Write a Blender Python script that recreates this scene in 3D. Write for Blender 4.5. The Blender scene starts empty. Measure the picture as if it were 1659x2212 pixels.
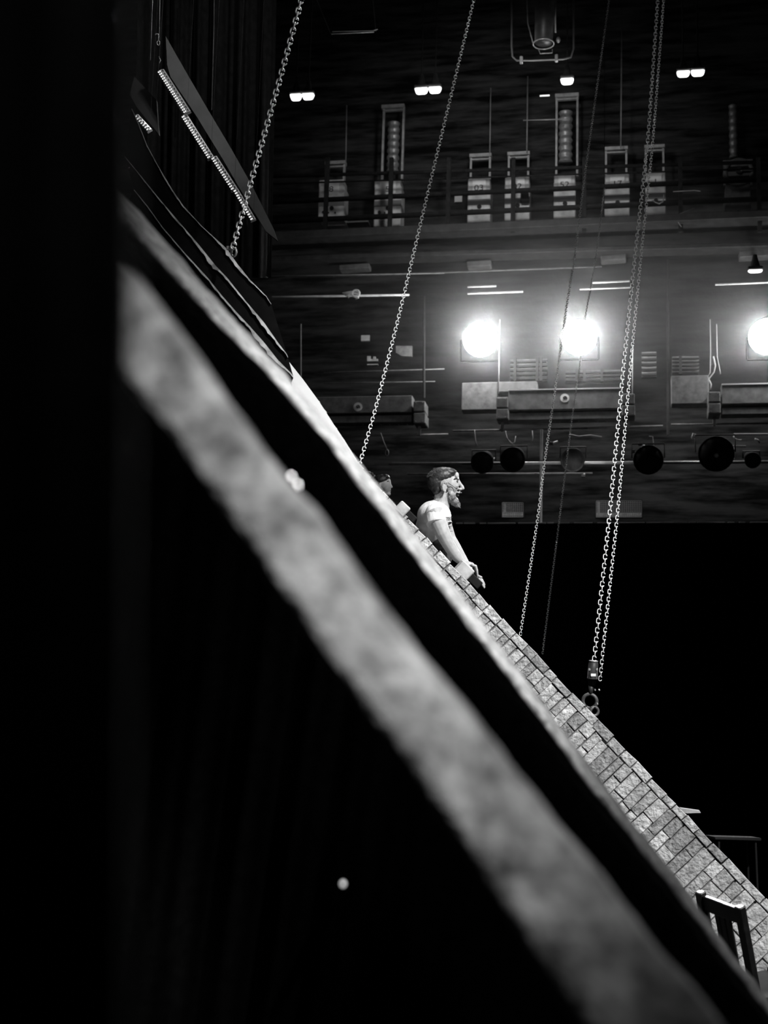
import bpy, bmesh, math, random
from mathutils import Vector, Matrix, noise

random.seed(7)
sc = bpy.context.scene
C = sc.collection

# ------------------------------------------------------------------ camera
FPX = 3000.0
PITCH = math.radians(10.6)
ROLL = 0.029
CAM = Vector((0.0, 0.0, 1.7))
fwd = Vector((0, math.cos(PITCH), math.sin(PITCH)))
right0 = Vector((1, 0, 0))
up0 = Vector((0, -math.sin(PITCH), math.cos(PITCH)))
cr = right0 * math.cos(ROLL) + up0 * math.sin(ROLL)
cu = up0 * math.cos(ROLL) - right0 * math.sin(ROLL)
cd = bpy.data.cameras.new('camera')
cam = bpy.data.objects.new('camera', cd)
C.objects.link(cam)
M4 = Matrix(((cr.x, cu.x, -fwd.x, CAM.x), (cr.y, cu.y, -fwd.y, CAM.y), (cr.z, cu.z, -fwd.z, CAM.z), (0, 0, 0, 1)))
cam.matrix_world = M4
cd.sensor_fit = 'VERTICAL'
cd.sensor_height = 36.0
cd.lens = FPX / 2212 * 36.0
cd.clip_start = 0.05
cd.clip_end = 200
cd.dof.use_dof = True
cd.dof.focus_distance = 9.8
cd.dof.aperture_fstop = cd.lens / 1000 / 0.018
cd.dof.aperture_blades = 9
sc.camera = cam


def ray(px, py):
    return fwd + cr * ((px - 829.5) / FPX) + cu * ((1106 - py) / FPX)


def P(px, py, d):
    return CAM + ray(px, py) * d


# ------------------------------------------------------------------ world, exposure
sc.view_settings.view_transform = 'Standard'
sc.view_settings.look = 'None'
sc.view_settings.gamma = 1.0
sc.view_settings.exposure = 0.0
w = bpy.data.worlds.new('world')
sc.world = w
w.use_nodes = True
wb = w.node_tree.nodes['Background']
wb.inputs[0].default_value = (1, 1, 1, 1)
wb.inputs[1].default_value = 0.008
sc.cycles.max_bounces = 5
sc.cycles.use_denoising = True
sc.cycles.use_adaptive_sampling = True
sc.cycles.adaptive_threshold = 0.04
sc.cycles.sample_clamp_indirect = 3.0


def spot(name, loc, target, watts, deg, blend=0.6, radius=0.15):
    l = bpy.data.lights.new(name, 'SPOT')
    l.energy = watts
    l.spot_size = math.radians(deg)
    l.spot_blend = blend
    l.shadow_soft_size = radius
    o = bpy.data.objects.new(name, l)
    C.objects.link(o)
    o.location = loc
    o.rotation_euler = (Vector(target) - Vector(loc)).to_track_quat('-Z', 'Y').to_euler()
    return o


def point(name, loc, watts, radius=0.1):
    l = bpy.data.lights.new(name, 'POINT')
    l.energy = watts
    l.shadow_soft_size = radius
    o = bpy.data.objects.new(name, l)
    C.objects.link(o)
    o.location = loc
    return o


# unseen stage lamps on slab, kerb, brickwork and man, then lamps added for brightness
spot('spot_front_slab', (1.9, -3.2, 3.6), P(650, 1180, 1.3), 1150, 11.5, 1.0)
spot('spot_kerb', (3.0, 1.2, 7.5), P(850, 1110, 2.8), 3800, 12.5, 1.0)
spot('spot_kerb_wash', (1.8, 0.8, 7.0), P(900, 1250, 2.8), 200, 34, 1.0)
spot('spot_brickwork', (4.2, 2.0, 9.0), P(1140, 1370, 8.6), 7000, 40, 0.9)
spot('spot_players', (5.2, 6.2, 8.2), P(955, 1100, 9.2), 760, 12, 0.6)
spot('spot_second_player', (5.0, 8.0, 8.0), P(830, 1045, 12.5), 900, 8, 0.6)  # added lamp to lift the second face
spot('spot_back_rim', (7.5, 17.5, 9.5), P(1000, 1120, 9.2), 1500, 14, 0.7)
spot('spot_back_chair', (2.5, 14.6, 7.5), P(1565, 1950, 7.1), 900, 9, 0.7)  # added lamp, angled so the chair's top rail glints
spot('spot_boards', (0.5, 12.5, 11.0), P(560, 560, 7.8), 1500, 40, 0.8)  # added lamp to bring up the board edges
spot('spot_chains', (5.0, 0.0, 6.0), P(980, 420, 9.5), 900, 46, 1.0)  # added lamp to brighten the chains
spot('spot_flat', (2.5, 3.0, 7.0), P(420, 180, 9.6), 750, 15, 0.9)  # added lamp so the grey flat shows

# theatre haze: a bank of smoke hanging along the lit gallery, thinning out with distance from it
wn = w.node_tree
vs_ = wn.nodes.new('ShaderNodeVolumeScatter')
vs_.inputs['Anisotropy'].default_value = 0.55
geo = wn.nodes.new('ShaderNodeNewGeometry')
mp = wn.nodes.new('ShaderNodeVectorMath'); mp.operation = 'SUBTRACT'
hc = P(1330, 690, 20.6)
mp.inputs[1].default_value = hc
dv = wn.nodes.new('ShaderNodeVectorMath'); dv.operation = 'DIVIDE'
dv.inputs[1].default_value = (5.5, 2.6, 2.3)
ln_ = wn.nodes.new('ShaderNodeVectorMath'); ln_.operation = 'LENGTH'
mr = wn.nodes.new('ShaderNodeMapRange'); mr.interpolation_type = 'SMOOTHSTEP'
mr.inputs['From Min'].default_value = 0.0
mr.inputs['From Max'].default_value = 1.0
mr.inputs['To Min'].default_value = 0.12
mr.inputs['To Max'].default_value = 0.0
wn.links.new(geo.outputs['Position'], mp.inputs[0])
wn.links.new(mp.outputs[0], dv.inputs[0])
wn.links.new(dv.outputs[0], ln_.inputs[0])
wn.links.new(ln_.outputs['Value'], mr.inputs['Value'])
wn.links.new(mr.outputs['Result'], vs_.inputs['Density'])
wn.links.new(vs_.outputs[0], wn.nodes['World Output'].inputs['Volume'])
w.cycles.volume_step_size = 2.2
sc.cycles.volume_max_steps = 16
sc.cycles.volume_bounces = 0



# ------------------------------------------------------------------ materials
MATS = {}


def mat(name, col, rough=0.7, metal=0.0, var=0.0, scale=8.0, bump=0.0, bscale=40.0, emit=0.0, spec=0.3, attr=False, detail=6.0, nrough=0.62, ramp=(0.33, 0.67), stretch=None):
    if name in MATS:
        return MATS[name]
    m = bpy.data.materials.new(name)
    m.use_nodes = True
    nt = m.node_tree
    b = nt.nodes['Principled BSDF']
    b.inputs['Roughness'].default_value = rough
    b.inputs['Metallic'].default_value = metal
    b.inputs['Specular IOR Level'].default_value = spec
    c4 = (col, col, col, 1)
    b.inputs['Base Color'].default_value = c4
    tc = None
    if var or bump:
        tc = nt.nodes.new('ShaderNodeTexCoord')
    vec = tc.outputs['Object'] if tc else None
    if stretch:
        mpn = nt.nodes.new('ShaderNodeMapping')
        mpn.inputs['Scale'].default_value = stretch
        nt.links.new(tc.outputs['Object'], mpn.inputs['Vector'])
        vec = mpn.outputs['Vector']
    src = None
    if var:
        n = nt.nodes.new('ShaderNodeTexNoise')
        n.inputs['Scale'].default_value = scale
        n.inputs['Detail'].default_value = detail
        n.inputs['Roughness'].default_value = nrough
        nt.links.new(vec, n.inputs['Vector'])
        r = nt.nodes.new('ShaderNodeValToRGB')
        lo, hi = max(0, col * (1 - var)), min(1, col * (1 + var))
        r.color_ramp.elements[0].position = ramp[0]
        r.color_ramp.elements[1].position = ramp[1]
        r.color_ramp.elements[0].color = (lo, lo, lo, 1)
        r.color_ramp.elements[1].color = (hi, hi, hi, 1)
        nt.links.new(n.outputs['Fac'], r.inputs['Fac'])
        src = r.outputs['Color']
    if attr:
        a = nt.nodes.new('ShaderNodeAttribute')
        a.attribute_name = 'tone'
        mx = nt.nodes.new('ShaderNodeMix')
        mx.data_type = 'RGBA'
        mx.blend_type = 'MULTIPLY'
        mx.inputs[0].default_value = 1.0
        if src:
            nt.links.new(src, mx.inputs[6])
        else:
            mx.inputs[6].default_value = c4
        nt.links.new(a.outputs['Color'], mx.inputs[7])
        src = mx.outputs[2]
    if src:
        nt.links.new(src, b.inputs['Base Color'])
    if bump:
        n2 = nt.nodes.new('ShaderNodeTexNoise')
        n2.inputs['Scale'].default_value = bscale
        n2.inputs['Detail'].default_value = 5
        nt.links.new(tc.outputs['Object'], n2.inputs['Vector'])
        bp = nt.nodes.new('ShaderNodeBump')
        bp.inputs['Strength'].default_value = bump
        bp.inputs['Distance'].default_value = 0.02
        nt.links.new(n2.outputs['Fac'], bp.inputs['Height'])
        nt.links.new(bp.outputs['Normal'], b.inputs['Normal'])
    if emit:
        b.inputs['Emission Color'].default_value = (1, 1, 1, 1)
        b.inputs['Emission Strength'].default_value = emit
    MATS[name] = m
    return m


BLACK = mat('black_cloth', 0.005, 0.95, var=0.4, scale=30, spec=0.05)
BLACKP = mat('black_paint', 0.012, 0.8, var=0.5, scale=12, spec=0.15)
HALL = mat('dark_hall_wall', 0.021, 0.9, var=0.85, scale=2.2, bump=0.4, bscale=6, spec=0.1, detail=10, ramp=(0.38, 0.62), stretch=(0.45, 0.45, 3.6))
DARKSTEEL = mat('dark_steel', 0.03, 0.5, 0.3, var=0.3, scale=10)
STEEL = mat('worn_steel', 0.35, 0.4, 0.5, var=0.3, scale=20)
GALV = mat('galvanised_steel', 0.5, 0.35, 0.5, var=0.2, scale=30)
PALEMETAL = mat('pale_painted_metal', 0.45, 0.6, var=0.25, scale=10)
GREYPANEL = mat('grey_painted_panel', 0.16, 0.7, var=0.35, scale=9)
CAB = mat('winch_cabinet_grey', 0.42, 0.6, var=0.3, scale=7)
WHITE = mat('white_paint', 0.85, 0.6, var=0.05, scale=8)
STONE = mat('mottled_stone', 0.34, 0.9, var=0.8, scale=13, bump=0.5, bscale=60, spec=0.1, detail=10, nrough=0.7, ramp=(0.36, 0.64))
KERB = mat('kerb_stone', 0.40, 0.9, var=0.75, scale=26, bump=1.0, bscale=60, spec=0.1, detail=10, nrough=0.75, ramp=(0.38, 0.62))
BRICK = mat('pale_brick', 0.46, 0.9, var=0.5, scale=22, bump=0.8, bscale=50, spec=0.1, attr=True, detail=10, nrough=0.7)
MORTAR = mat('mortar', 0.16, 0.95, var=0.4, scale=20)
RAW = mat('lit_torn_edge', 0.5, 0.9, var=0.5, scale=14)  # raw edge kept pale, with the lit rim put into its colour
BOARD = mat('black_board', 0.006, 0.9, var=0.3, scale=10, spec=0.05)
PALEWOOD = mat('pale_wood', 0.5, 0.8, var=0.25, scale=10)
SKIN = mat('skin', 0.36, 0.55, var=0.12, scale=30, spec=0.4)
SHIRT = mat('pale_tshirt_cloth', 0.62, 0.9, var=0.12, scale=25, bump=0.3, bscale=30, spec=0.1)
HAIR = mat('dark_hair', 0.018, 0.5, var=0.5, scale=60, spec=0.5)
BEARD = mat('greying_beard', 0.13, 0.7, var=0.6, scale=70)
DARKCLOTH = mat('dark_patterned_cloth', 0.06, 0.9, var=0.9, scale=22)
INK = mat('black_ink', 0.012, 0.8)
CHAIRWOOD = mat('dark_stained_wood', 0.014, 0.30, var=0.4, scale=20, spec=0.8)
LENS = mat('lit_lamp_lens', 0.9, 0.4, emit=14.0)
BOWL = mat('lit_lamp_glass', 0.9, 0.4, emit=2.2)
LED = mat('white_led_dots', 0.9, 0.4, emit=0.9)
DIMLED = mat('dim_indicator_lens', 0.6, 0.4, emit=0.30)
DRUM = mat('cable_drum_steel', 0.22, 0.4, 0.4, var=0.3, scale=14)


# ------------------------------------------------------------------ mesh builder
class MB:
    def __init__(self):
        self.v, self.f, self.t = [], [], []
        self.tone = 1.0

    def add(self, vs, fs):
        o = len(self.v)
        self.v += [Vector(x) for x in vs]
        self.t += [self.tone] * len(vs)
        self.f += [tuple(i + o for i in f) for f in fs]
        return self

    def box(self, c, ax, h):
        c = Vector(c)
        vs = []
        for sx in (-1, 1):
            for sy in (-1, 1):
                for sz in (-1, 1):
                    vs.append(c + ax[0] * (sx * h[0]) + ax[1] * (sy * h[1]) + ax[2] * (sz * h[2]))
        return self.add(vs, [(0, 1, 3, 2), (4, 6, 7, 5), (0, 4, 5, 1), (2, 3, 7, 6), (0, 2, 6, 4), (1, 5, 7, 3)])

    def bevbox(self, c, ax, h, b):
        """box with chamfered edges: three stacked octagon rings along ax[2]"""
        def ring(k, s):
            hx, hy = h[0] - s, h[1] - s
            q = [(hx, hy - b), (hx - b, hy), (-hx + b, hy), (-hx, hy - b), (-hx, -hy + b), (-hx + b, -hy), (hx - b, -hy), (hx, -hy + b)]
            return [Vector(c) + ax[0] * x + ax[1] * y + ax[2] * k for x, y in q]
        return self.loft([ring(-h[2], b), ring(-h[2] + b, 0), ring(h[2] - b, 0), ring(h[2], b)])

    def loft(self, rings, closed=True, caps=True):
        n = len(rings[0])
        vs = [p for r in rings for p in r]
        fs = []
        for i in range(len(rings) - 1):
            for j in range(n if closed else n - 1):
                k = (j + 1) % n
                fs.append((i * n + j, i * n + k, (i + 1) * n + k, (i + 1) * n + j))
        if caps and closed:
            fs.append(tuple(range(n))[::-1])
            fs.append(tuple((len(rings) - 1) * n + j for j in range(n)))
        return self.add(vs, fs)

    def tube(self, pts, r, seg=8, caps=True, flat=None):
        pts = [Vector(p) for p in pts]
        rs = r if isinstance(r, (list, tuple)) else [r] * len(pts)
        rings = []
        ref = None
        for i, p in enumerate(pts):
            a = pts[max(0, i - 1)]
            b = pts[min(len(pts) - 1, i + 1)]
            t = (b - a).normalized()
            if ref is None:
                ref = Vector((0, 0, 1)) if abs(t.z) < 0.9 else Vector((0, 1, 0))
                if flat is not None:
                    ref = Vector(flat[0])
            x = (ref - t * ref.dot(t))
            if x.length < 1e-5:
                x = t.orthogonal()
            x.normalize()
            y = t.cross(x)
            ref = x
            fx = flat[1] if flat else 1.0
            rings.append([p + x * (math.cos(k * 2 * math.pi / seg) * rs[i] * fx) + y * (math.sin(k * 2 * math.pi / seg) * rs[i]) for k in range(seg)])
        return self.loft(rings, True, caps)

    def ell(self, c, ax, r, nu=16, nv=10):
        c = Vector(c)
        vs, fs = [], []
        for i in range(nv + 1):
            th = math.pi * i / nv
            for j in range(nu):
                ph = 2 * math.pi * j / nu
                vs.append(c + ax[0] * (r[0] * math.sin(th) * math.cos(ph)) + ax[1] * (r[1] * math.sin(th) * math.sin(ph)) + ax[2] * (r[2] * math.cos(th)))
        for i in range(nv):
            for j in range(nu):
                k = (j + 1) % nu
                fs.append((i * nu + j, (i + 1) * nu + j, (i + 1) * nu + k, i * nu + k))
        return self.add(vs, fs)

    def prism(self, front, vec):
        """polygon with thickness"""
        n = len(front)
        vs = [Vector(p) for p in front] + [Vector(p) + Vector(vec) for p in front]
        fs = [tuple(range(n)), tuple(range(2 * n - 1, n - 1, -1))]
        for i in range(n):
            k = (i + 1) % n
            fs.append((i, n + i, n + k, k))
        return self.add(vs, fs)

    def disc(self, c, nrm, r0, r1, h, seg=24, r_in=0.0):
        """cylinder / cone frustum from c along nrm"""
        nrm = Vector(nrm).normalized()
        x = nrm.orthogonal().normalized()
        y = nrm.cross(x)
        def ring(o, r):
            return [o + x * (math.cos(k * 2 * math.pi / seg) * r) + y * (math.sin(k * 2 * math.pi / seg) * r) for k in range(seg)]
        c = Vector(c)
        if r_in:
            rs = [ring(c, r_in), ring(c, r0), ring(c + nrm * h, r1), ring(c + nrm * h, r_in), ring(c, r_in)]
            return self.loft(rs, True, False)
        return self.loft([ring(c, r0), ring(c + nrm * h, r1)])

    def torus(self, c, nrm, R, r, seg=28, rs=8, sx=1.0, xdir=None):
        nrm = Vector(nrm).normalized()
        x = (Vector(xdir) - nrm * Vector(xdir).dot(nrm)).normalized() if xdir is not None else nrm.orthogonal().normalized()
        y = nrm.cross(x)
        c = Vector(c)
        rings = []
        for i in range(seg + 1):
            a = 2 * math.pi * i / seg
            d = x * math.cos(a) * sx + y * math.sin(a)
            o = c + d * R
            dn = d.normalized()
            rings.append([o + dn * (math.cos(2 * math.pi * k / rs) * r) + nrm * (math.sin(2 * math.pi * k / rs) * r) for k in range(rs)])
        return self.loft(rings, True, False)


def obj(name, mb, m, parent=None, smooth=False, kind=None, label=None):
    off = parent_loc(parent) if parent else Vector((0, 0, 0))
    if not parent:
        n = len(mb.v)
        off = Vector((sum(p.x for p in mb.v) / n, sum(p.y for p in mb.v) / n, min(p.z for p in mb.v)))
    me = bpy.data.meshes.new(name)
    me.from_pydata([p - off for p in mb.v], [], mb.f)
    bm = bmesh.new()
    bm.from_mesh(me)
    bmesh.ops.remove_doubles(bm, verts=bm.verts, dist=1e-6)
    bmesh.ops.recalc_face_normals(bm, faces=bm.faces)
    bm.to_mesh(me)
    bm.free()
    if any(t != 1.0 for t in mb.t) and len(me.vertices) == len(mb.v):
        a = me.attributes.new('tone', 'FLOAT_COLOR', 'POINT')
        for i, t in enumerate(mb.t):
            a.data[i].color = (t, t, t, 1)
    me.materials.append(m)
    if smooth:
        me.polygons.foreach_set('use_smooth', [True] * len(me.polygons))
    o = bpy.data.objects.new(name, me)
    C.objects.link(o)
    if parent:
        o.parent = parent
    else:
        o.location = off
    if kind:
        o['kind'] = kind
    if label:
        o['label'] = label
    return o


def parent_loc(p):
    l = Vector(p.location)
    if p.parent:
        l += parent_loc(p.parent)
    return l


def tag(o, label, cat, group=None):
    o['label'] = label
    o['category'] = cat
    if group:
        o['group'] = group
    return o


def thing(name, loc, label, cat, group=None):
    o = bpy.data.objects.new(name, None)
    o.empty_display_size = 0.1
    o.location = loc
    C.objects.link(o)
    return tag(o, label, cat, group)


XYZ = (Vector((1, 0, 0)), Vector((0, 1, 0)), Vector((0, 0, 1)))
CAMAX = (cr, fwd, cu)

# ------------------------------------------------------------------ back wall frame
WU = Vector((0.984, -0.177, 0)).normalized()
WN = Vector((-0.177, -0.984, 0)).normalized()
WZ = Vector((0, 0, 1))
WAX = (WU, WN, WZ)
W0 = P(1250, 700, 22.0)


def W(px, py, off=0.0):
    r = ray(px, py)
    t = (off - WN.dot(CAM - W0)) / WN.dot(r)
    return CAM + r * t


def wuz(px, py, off):
    q = W(px, py, off) - W0
    return q.dot(WU), q.z


def wpt(u, z, off):
    return W0 + WU * u + WN * off + WZ * z


def wbox(mb, x0, y0, x1, y1, off, th, bev=0.0):
    """box on the back wall whose front face covers the given region of the photo"""
    f = off + th
    xm, ym = (x0 + x1) / 2, (y0 + y1) / 2
    u0, u1 = wuz(x0, ym, f)[0], wuz(x1, ym, f)[0]
    z1, z0 = wuz(xm, y0, f)[1], wuz(xm, y1, f)[1]
    c = wpt((u0 + u1) / 2, (z0 + z1) / 2, off + th / 2)
    h = (abs(u1 - u0) / 2, th / 2, abs(z1 - z0) / 2)
    if bev:
        return mb.bevbox(c, WAX, h, bev)
    return mb.box(c, WAX, h)


def wtube(mb, pts, off, r, seg=8):
    return mb.tube([W(x, y, off) for x, y in pts], r, seg)


# ------------------------------------------------------------------ room
obj('floor', MB().box((0, 12, -0.1), XYZ, (16, 16, 0.1)), BLACKP, kind='structure')
obj('ceiling', MB().box((0, 12, 19.1), XYZ, (16, 16, 0.1)), BLACKP, kind='structure')
bw = MB()
bw.box(wpt(0, 0, -0.15) + Vector((0, 0, 9.5 - W0.z)), WAX, (15, 0.15, 9.6))
obj('wall_back', bw, HALL, kind='structure')
obj('wall_left', MB().box((-11, 12, 9.5), XYZ, (0.1, 16, 9.5)), BLACKP, kind='structure')


def lerp(a, b, t):
    return a + (b - a) * t


def interp(lst, x):
    for i in range(len(lst) - 1):
        if lst[i][0] <= x <= lst[i + 1][0]:
            return lerp(lst[i][1], lst[i + 1][1], (x - lst[i][0]) / (lst[i + 1][0] - lst[i][0]))
    return lst[0][1] if x < lst[0][0] else lst[-1][1]


def densify(pts, step):
    out = []
    for i in range(len(pts) - 1):
        a, b = Vector(pts[i]), Vector(pts[i + 1])
        n = max(1, int((b - a).length / step))
        for k in range(n):
            out.append(a.lerp(b, k / n))
    out.append(Vector(pts[-1]))
    return out


def smooth_path(pts, it=2):
    pts = [Vector(p) for p in pts]
    for _ in range(it):
        pts = [pts[0]] + [pts[i] * 0.5 + (pts[i - 1] + pts[i + 1]) * 0.25 for i in range(1, len(pts) - 1)] + [pts[-1]]
    return pts


def slab(name, L, U, prof, back, m, rough, label, cat, nstep):
    """solid sloping slab: lower edge L, upper edge U, prof = (k, distance) across its face"""
    n = len(L)
    Ld, Ud = [], []
    for i in range(n - 1):
        for k in range(nstep):
            t = k / nstep
            Ld.append(Vector(L[i]).lerp(Vector(L[i + 1]), t))
            Ud.append(Vector(U[i]).lerp(Vector(U[i + 1]), t))
    Ld.append(Vector(L[-1])); Ud.append(Vector(U[-1]))
    Ld, Ud = smooth_path(Ld, nstep), smooth_path(Ud, nstep)
    rings = []
    for i in range(len(Ld)):
        row = []
        for j, (k, d) in enumerate(prof):
            q = Ld[i].lerp(Ud[i], k)
            p = P(q.x, q.y, d)
            nz = noise.noise(p * 5) * rough + noise.noise(p * 19) * rough * 0.6 + noise.noise(p * 60) * rough * 0.3
            row.append(p + fwd * nz + (cu * noise.noise(p * 27 + Vector((9, 3, 1))) + cr * noise.noise(p * 23)) * rough * 0.5)
        for k, d in back:
            q = Ld[i].lerp(Ud[i], k)
            row.append(P(q.x, q.y, d))
        rings.append(row)
    o = obj(name, MB().loft(rings), m, smooth=True)
    return tag(o, label, cat)


# ------------------------------------------------------------------ foreground slab
AL = [(100, 640), (258, 812), (339, 918), (400, 996), (455, 1076), (531, 1185), (613, 1301), (716, 1442), (800, 1560), (900, 1695), (1000, 1840), (1100, 1990), (1180, 2110), (1245, 2212), (1350, 2370)]
AU = [(140, 420), (287, 587), (352, 663), (440, 785), (531, 914), (613, 1022), (686, 1103), (748, 1193), (816, 1285), (900, 1394), (1010, 1530), (1140, 1695), (1300, 1890), (1450, 2080), (1570, 2225)]
pa = [(0.0, 1.36), (0.03, 1.325), (0.08, 1.305), (0.2, 1.30), (0.3, 1.30), (0.4, 1.302), (0.5, 1.30), (0.6, 1.302), (0.7, 1.30), (0.8, 1.30), (0.9, 1.302), (0.96, 1.315), (1.0, 1.35)]
slab('stone_slab_edge', AL, AU, pa, [(0.97, 1.50), (0.03, 1.50)], STONE, 0.006,
     'wide blurred mottled stone slab edge sloping across the foreground, nearest the camera', 'slab', 14)
for (x, y), lab in (((629, 1030), 'upper of the two tiny bright glints, built as glowing beads, at the edge of the blurred slab'), ((643, 1048), 'lower of the two tiny bright glints, built as glowing beads, at the edge of the blurred slab')):
    t_ = thing('edge_glint', P(x, y, 1.62), lab, 'lamp', 'glowing glint beads on the slab edge')
    obj('lens', MB().ell(P(x, y, 1.60), CAMAX, (0.0020, 0.0020, 0.0026), 10, 8), mat('glint_glow', 0.9, 0.4, emit=20.0), t_, True)  # glowing bead added for a bright glint, not a real lamp
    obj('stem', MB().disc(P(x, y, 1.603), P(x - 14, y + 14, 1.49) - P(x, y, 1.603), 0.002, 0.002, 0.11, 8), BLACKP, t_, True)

# ------------------------------------------------------------------ kerb (second sloping band)
BL = [(150, 410), (310, 574), (413, 679), (480, 744), (584, 845), (650, 923), (700, 983), (766, 1082), (832, 1158), (898, 1248), (965, 1331), (1050, 1440), (1134, 1544), (1187, 1618), (1250, 1705), (1416, 1904), (1499, 2015), (1640, 2190), (1760, 2340)]
BU = [(190, 335), (340, 500), (440, 614), (521, 704), (624, 818), (690, 895), (745, 960), (805, 1035), (870, 1118), (930, 1200), (1000, 1290), (1080, 1395), (1168, 1510), (1230, 1596), (1300, 1690), (1460, 1895), (1554, 2023), (1680, 2185), (1800, 2340)]
pb = [(0.0, 3.02), (0.05, 2.90), (0.14, 2.80), (0.28, 2.74), (0.45, 2.72), (0.6, 2.74), (0.75, 2.80), (0.87, 2.90), (0.95, 3.02), (1.0, 3.18)]
slab('curved_stone_kerb', BL, BU, pb, [(0.9, 3.34), (0.1, 3.28)], KERB, 0.010,
     'rounded pale stone kerb sloping down in front of the brick parapet', 'kerb', 12)

# ------------------------------------------------------------------ black masking around and below the slabs
def cloth(poly_top, poly_bot, d, amp, freq, nv=10, th=0.02):
    mb = MB()
    n = len(poly_top)
    rows = []
    for i in range(n):
        col = []
        for j in range(nv + 1):
            q = Vector(poly_top[i]).lerp(Vector(poly_bot[i]), j / nv)
            dd = d + amp * math.sin(i * freq) + amp * 0.5 * math.sin(i * freq * 2.3 + 1)
            col.append(P(q.x, q.y, dd))
        rows.append(col)
    vs = [p for c in rows for p in c] + [p + fwd * th for c in rows for p in c]
    fs = []
    m = nv + 1
    N = n * m
    for i in range(n - 1):
        for j in range(nv):
            a, b, c2, d2 = i * m + j, (i + 1) * m + j, (i + 1) * m + j + 1, i * m + j + 1
            fs += [(a, b, c2, d2), (N + d2, N + c2, N + b, N + a)]
    for i in range(n - 1):
        fs += [(i * m, N + i * m, N + (i + 1) * m, (i + 1) * m), (i * m + nv, (i + 1) * m + nv, N + (i + 1) * m + nv, N + i * m + nv)]
    for j in range(nv):
        fs += [(j, j + 1, N + j + 1, N + j), ((n - 1) * m + j, N + (n - 1) * m + j, N + (n - 1) * m + j + 1, (n - 1) * m + j + 1)]
    return mb.add(vs, fs)


tp = densify([(x + 6, y - 6) for x, y in BL], 14)
bt = [Vector((p.x - 200, 2420)) for p in tp]
tag(obj('masking_cloth', cloth(tp, bt, 3.56, 0.012, 0.5), BLACK, smooth=True), 'black masking cloth hanging in the gap below the stone kerb', 'cloth')

n = 40
tp = [Vector((-700 + 980 * i / n, -450)) for i in range(n + 1)]
bt = [Vector((-720 + 975 * i / n, 2700)) for i in range(n + 1)]
tag(obj('wing_curtain', cloth(tp, bt, 0.52, 0.006, 0.9, 30), BLACK, smooth=True), 'plain black wing curtain closing off the left side of the view', 'curtain')

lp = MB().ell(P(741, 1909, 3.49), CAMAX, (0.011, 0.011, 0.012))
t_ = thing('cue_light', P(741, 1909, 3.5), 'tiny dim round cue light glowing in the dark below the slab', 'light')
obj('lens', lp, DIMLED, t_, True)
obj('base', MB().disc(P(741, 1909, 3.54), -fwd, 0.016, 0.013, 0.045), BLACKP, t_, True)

# ------------------------------------------------------------------ brick parapet
SKY = [(640, 800), (700, 885), (740, 950), (775, 1000), (797, 1030), (848, 1083), (900, 1140), (950, 1192), (1000, 1245), (1050, 1299), (1101, 1352), (1145, 1398), (1193, 1451), (1240, 1501), (1293, 1556), (1339, 1605), (1397, 1668), (1444, 1719), (1485, 1763), (1540, 1821), (1599, 1882), (1659, 1943), (1800, 2087)]
SEAM = [(700, 915), (800, 1050), (875, 1142), (930, 1200), (990, 1262), (1050, 1331), (1101, 1379), (1151, 1434), (1185, 1468), (1231, 1518), (1280, 1567), (1305, 1603), (1374, 1672), (1444, 1744), (1499, 1802), (1568, 1879), (1648, 1962), (1790, 2108)]
ES = Vector((0.686, 0.7276)); ET = Vector((-0.7276, 0.686)); BO = Vector((840, 1072))


def st(p):
    q = Vector(p) - BO
    return q.dot(ES), q.dot(ET)


SKYT = [st(p) for p in SKY]
SEAMT = [st(p) for p in SEAM]


def bd(s):
    return 8.8 - 1.1 * max(-200, s) / 1200


def BP(s, t, out=0.0):
    q = BO + ES * s + ET * t
    return P(q.x, q.y, bd(s) - out)


par = thing('brick_parapet', BP(0, 300), 'long pale brick parapet sloping down to the lower right corner', 'wall')
S0, S1 = -300, 1480
core = MB()
rings = []
s = S0
while s <= S1:
    a = interp(SKYT, s)
    rings.append([BP(s, a + 3), BP(s, 330), BP(s, 330, -0.3), BP(s, a + 3, -0.3)])
    s += 20
core.loft(rings)
obj('core', core, MORTAR, par)
stones, coping = MB(), MB()


def stone(mb, s0, s1, t0, t1, inset, out):
    jit = lambda: random.uniform(-1.3, 1.3)
    c = [(s0 + jit(), t0 + jit()), (s1 + jit(), t0 + jit()), (s1 + jit(), t1 + jit()), (s0 + jit(), t1 + jit())]
    cs, ct = sum(x for x, _ in c) / 4, sum(y for _, y in c) / 4
    def shr(p, k):
        return (p[0] + (k if p[0] < cs else -k), p[1] + (k if p[1] < ct else -k))
    mb.tone = random.choice((0.6, 0.8, 0.95, 1.0, 1.1, 1.15))
    r0 = [BP(x, y, -0.01) for x, y in c]
    r1 = [BP(x, y, out * 0.6) for x, y in (shr(p, inset * 0.4) for p in c)]
    r2 = [BP(x, y, out) for x, y in (shr(p, inset * 1.5) for p in c)]
    mb.loft([r0, r1, r2])


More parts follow.
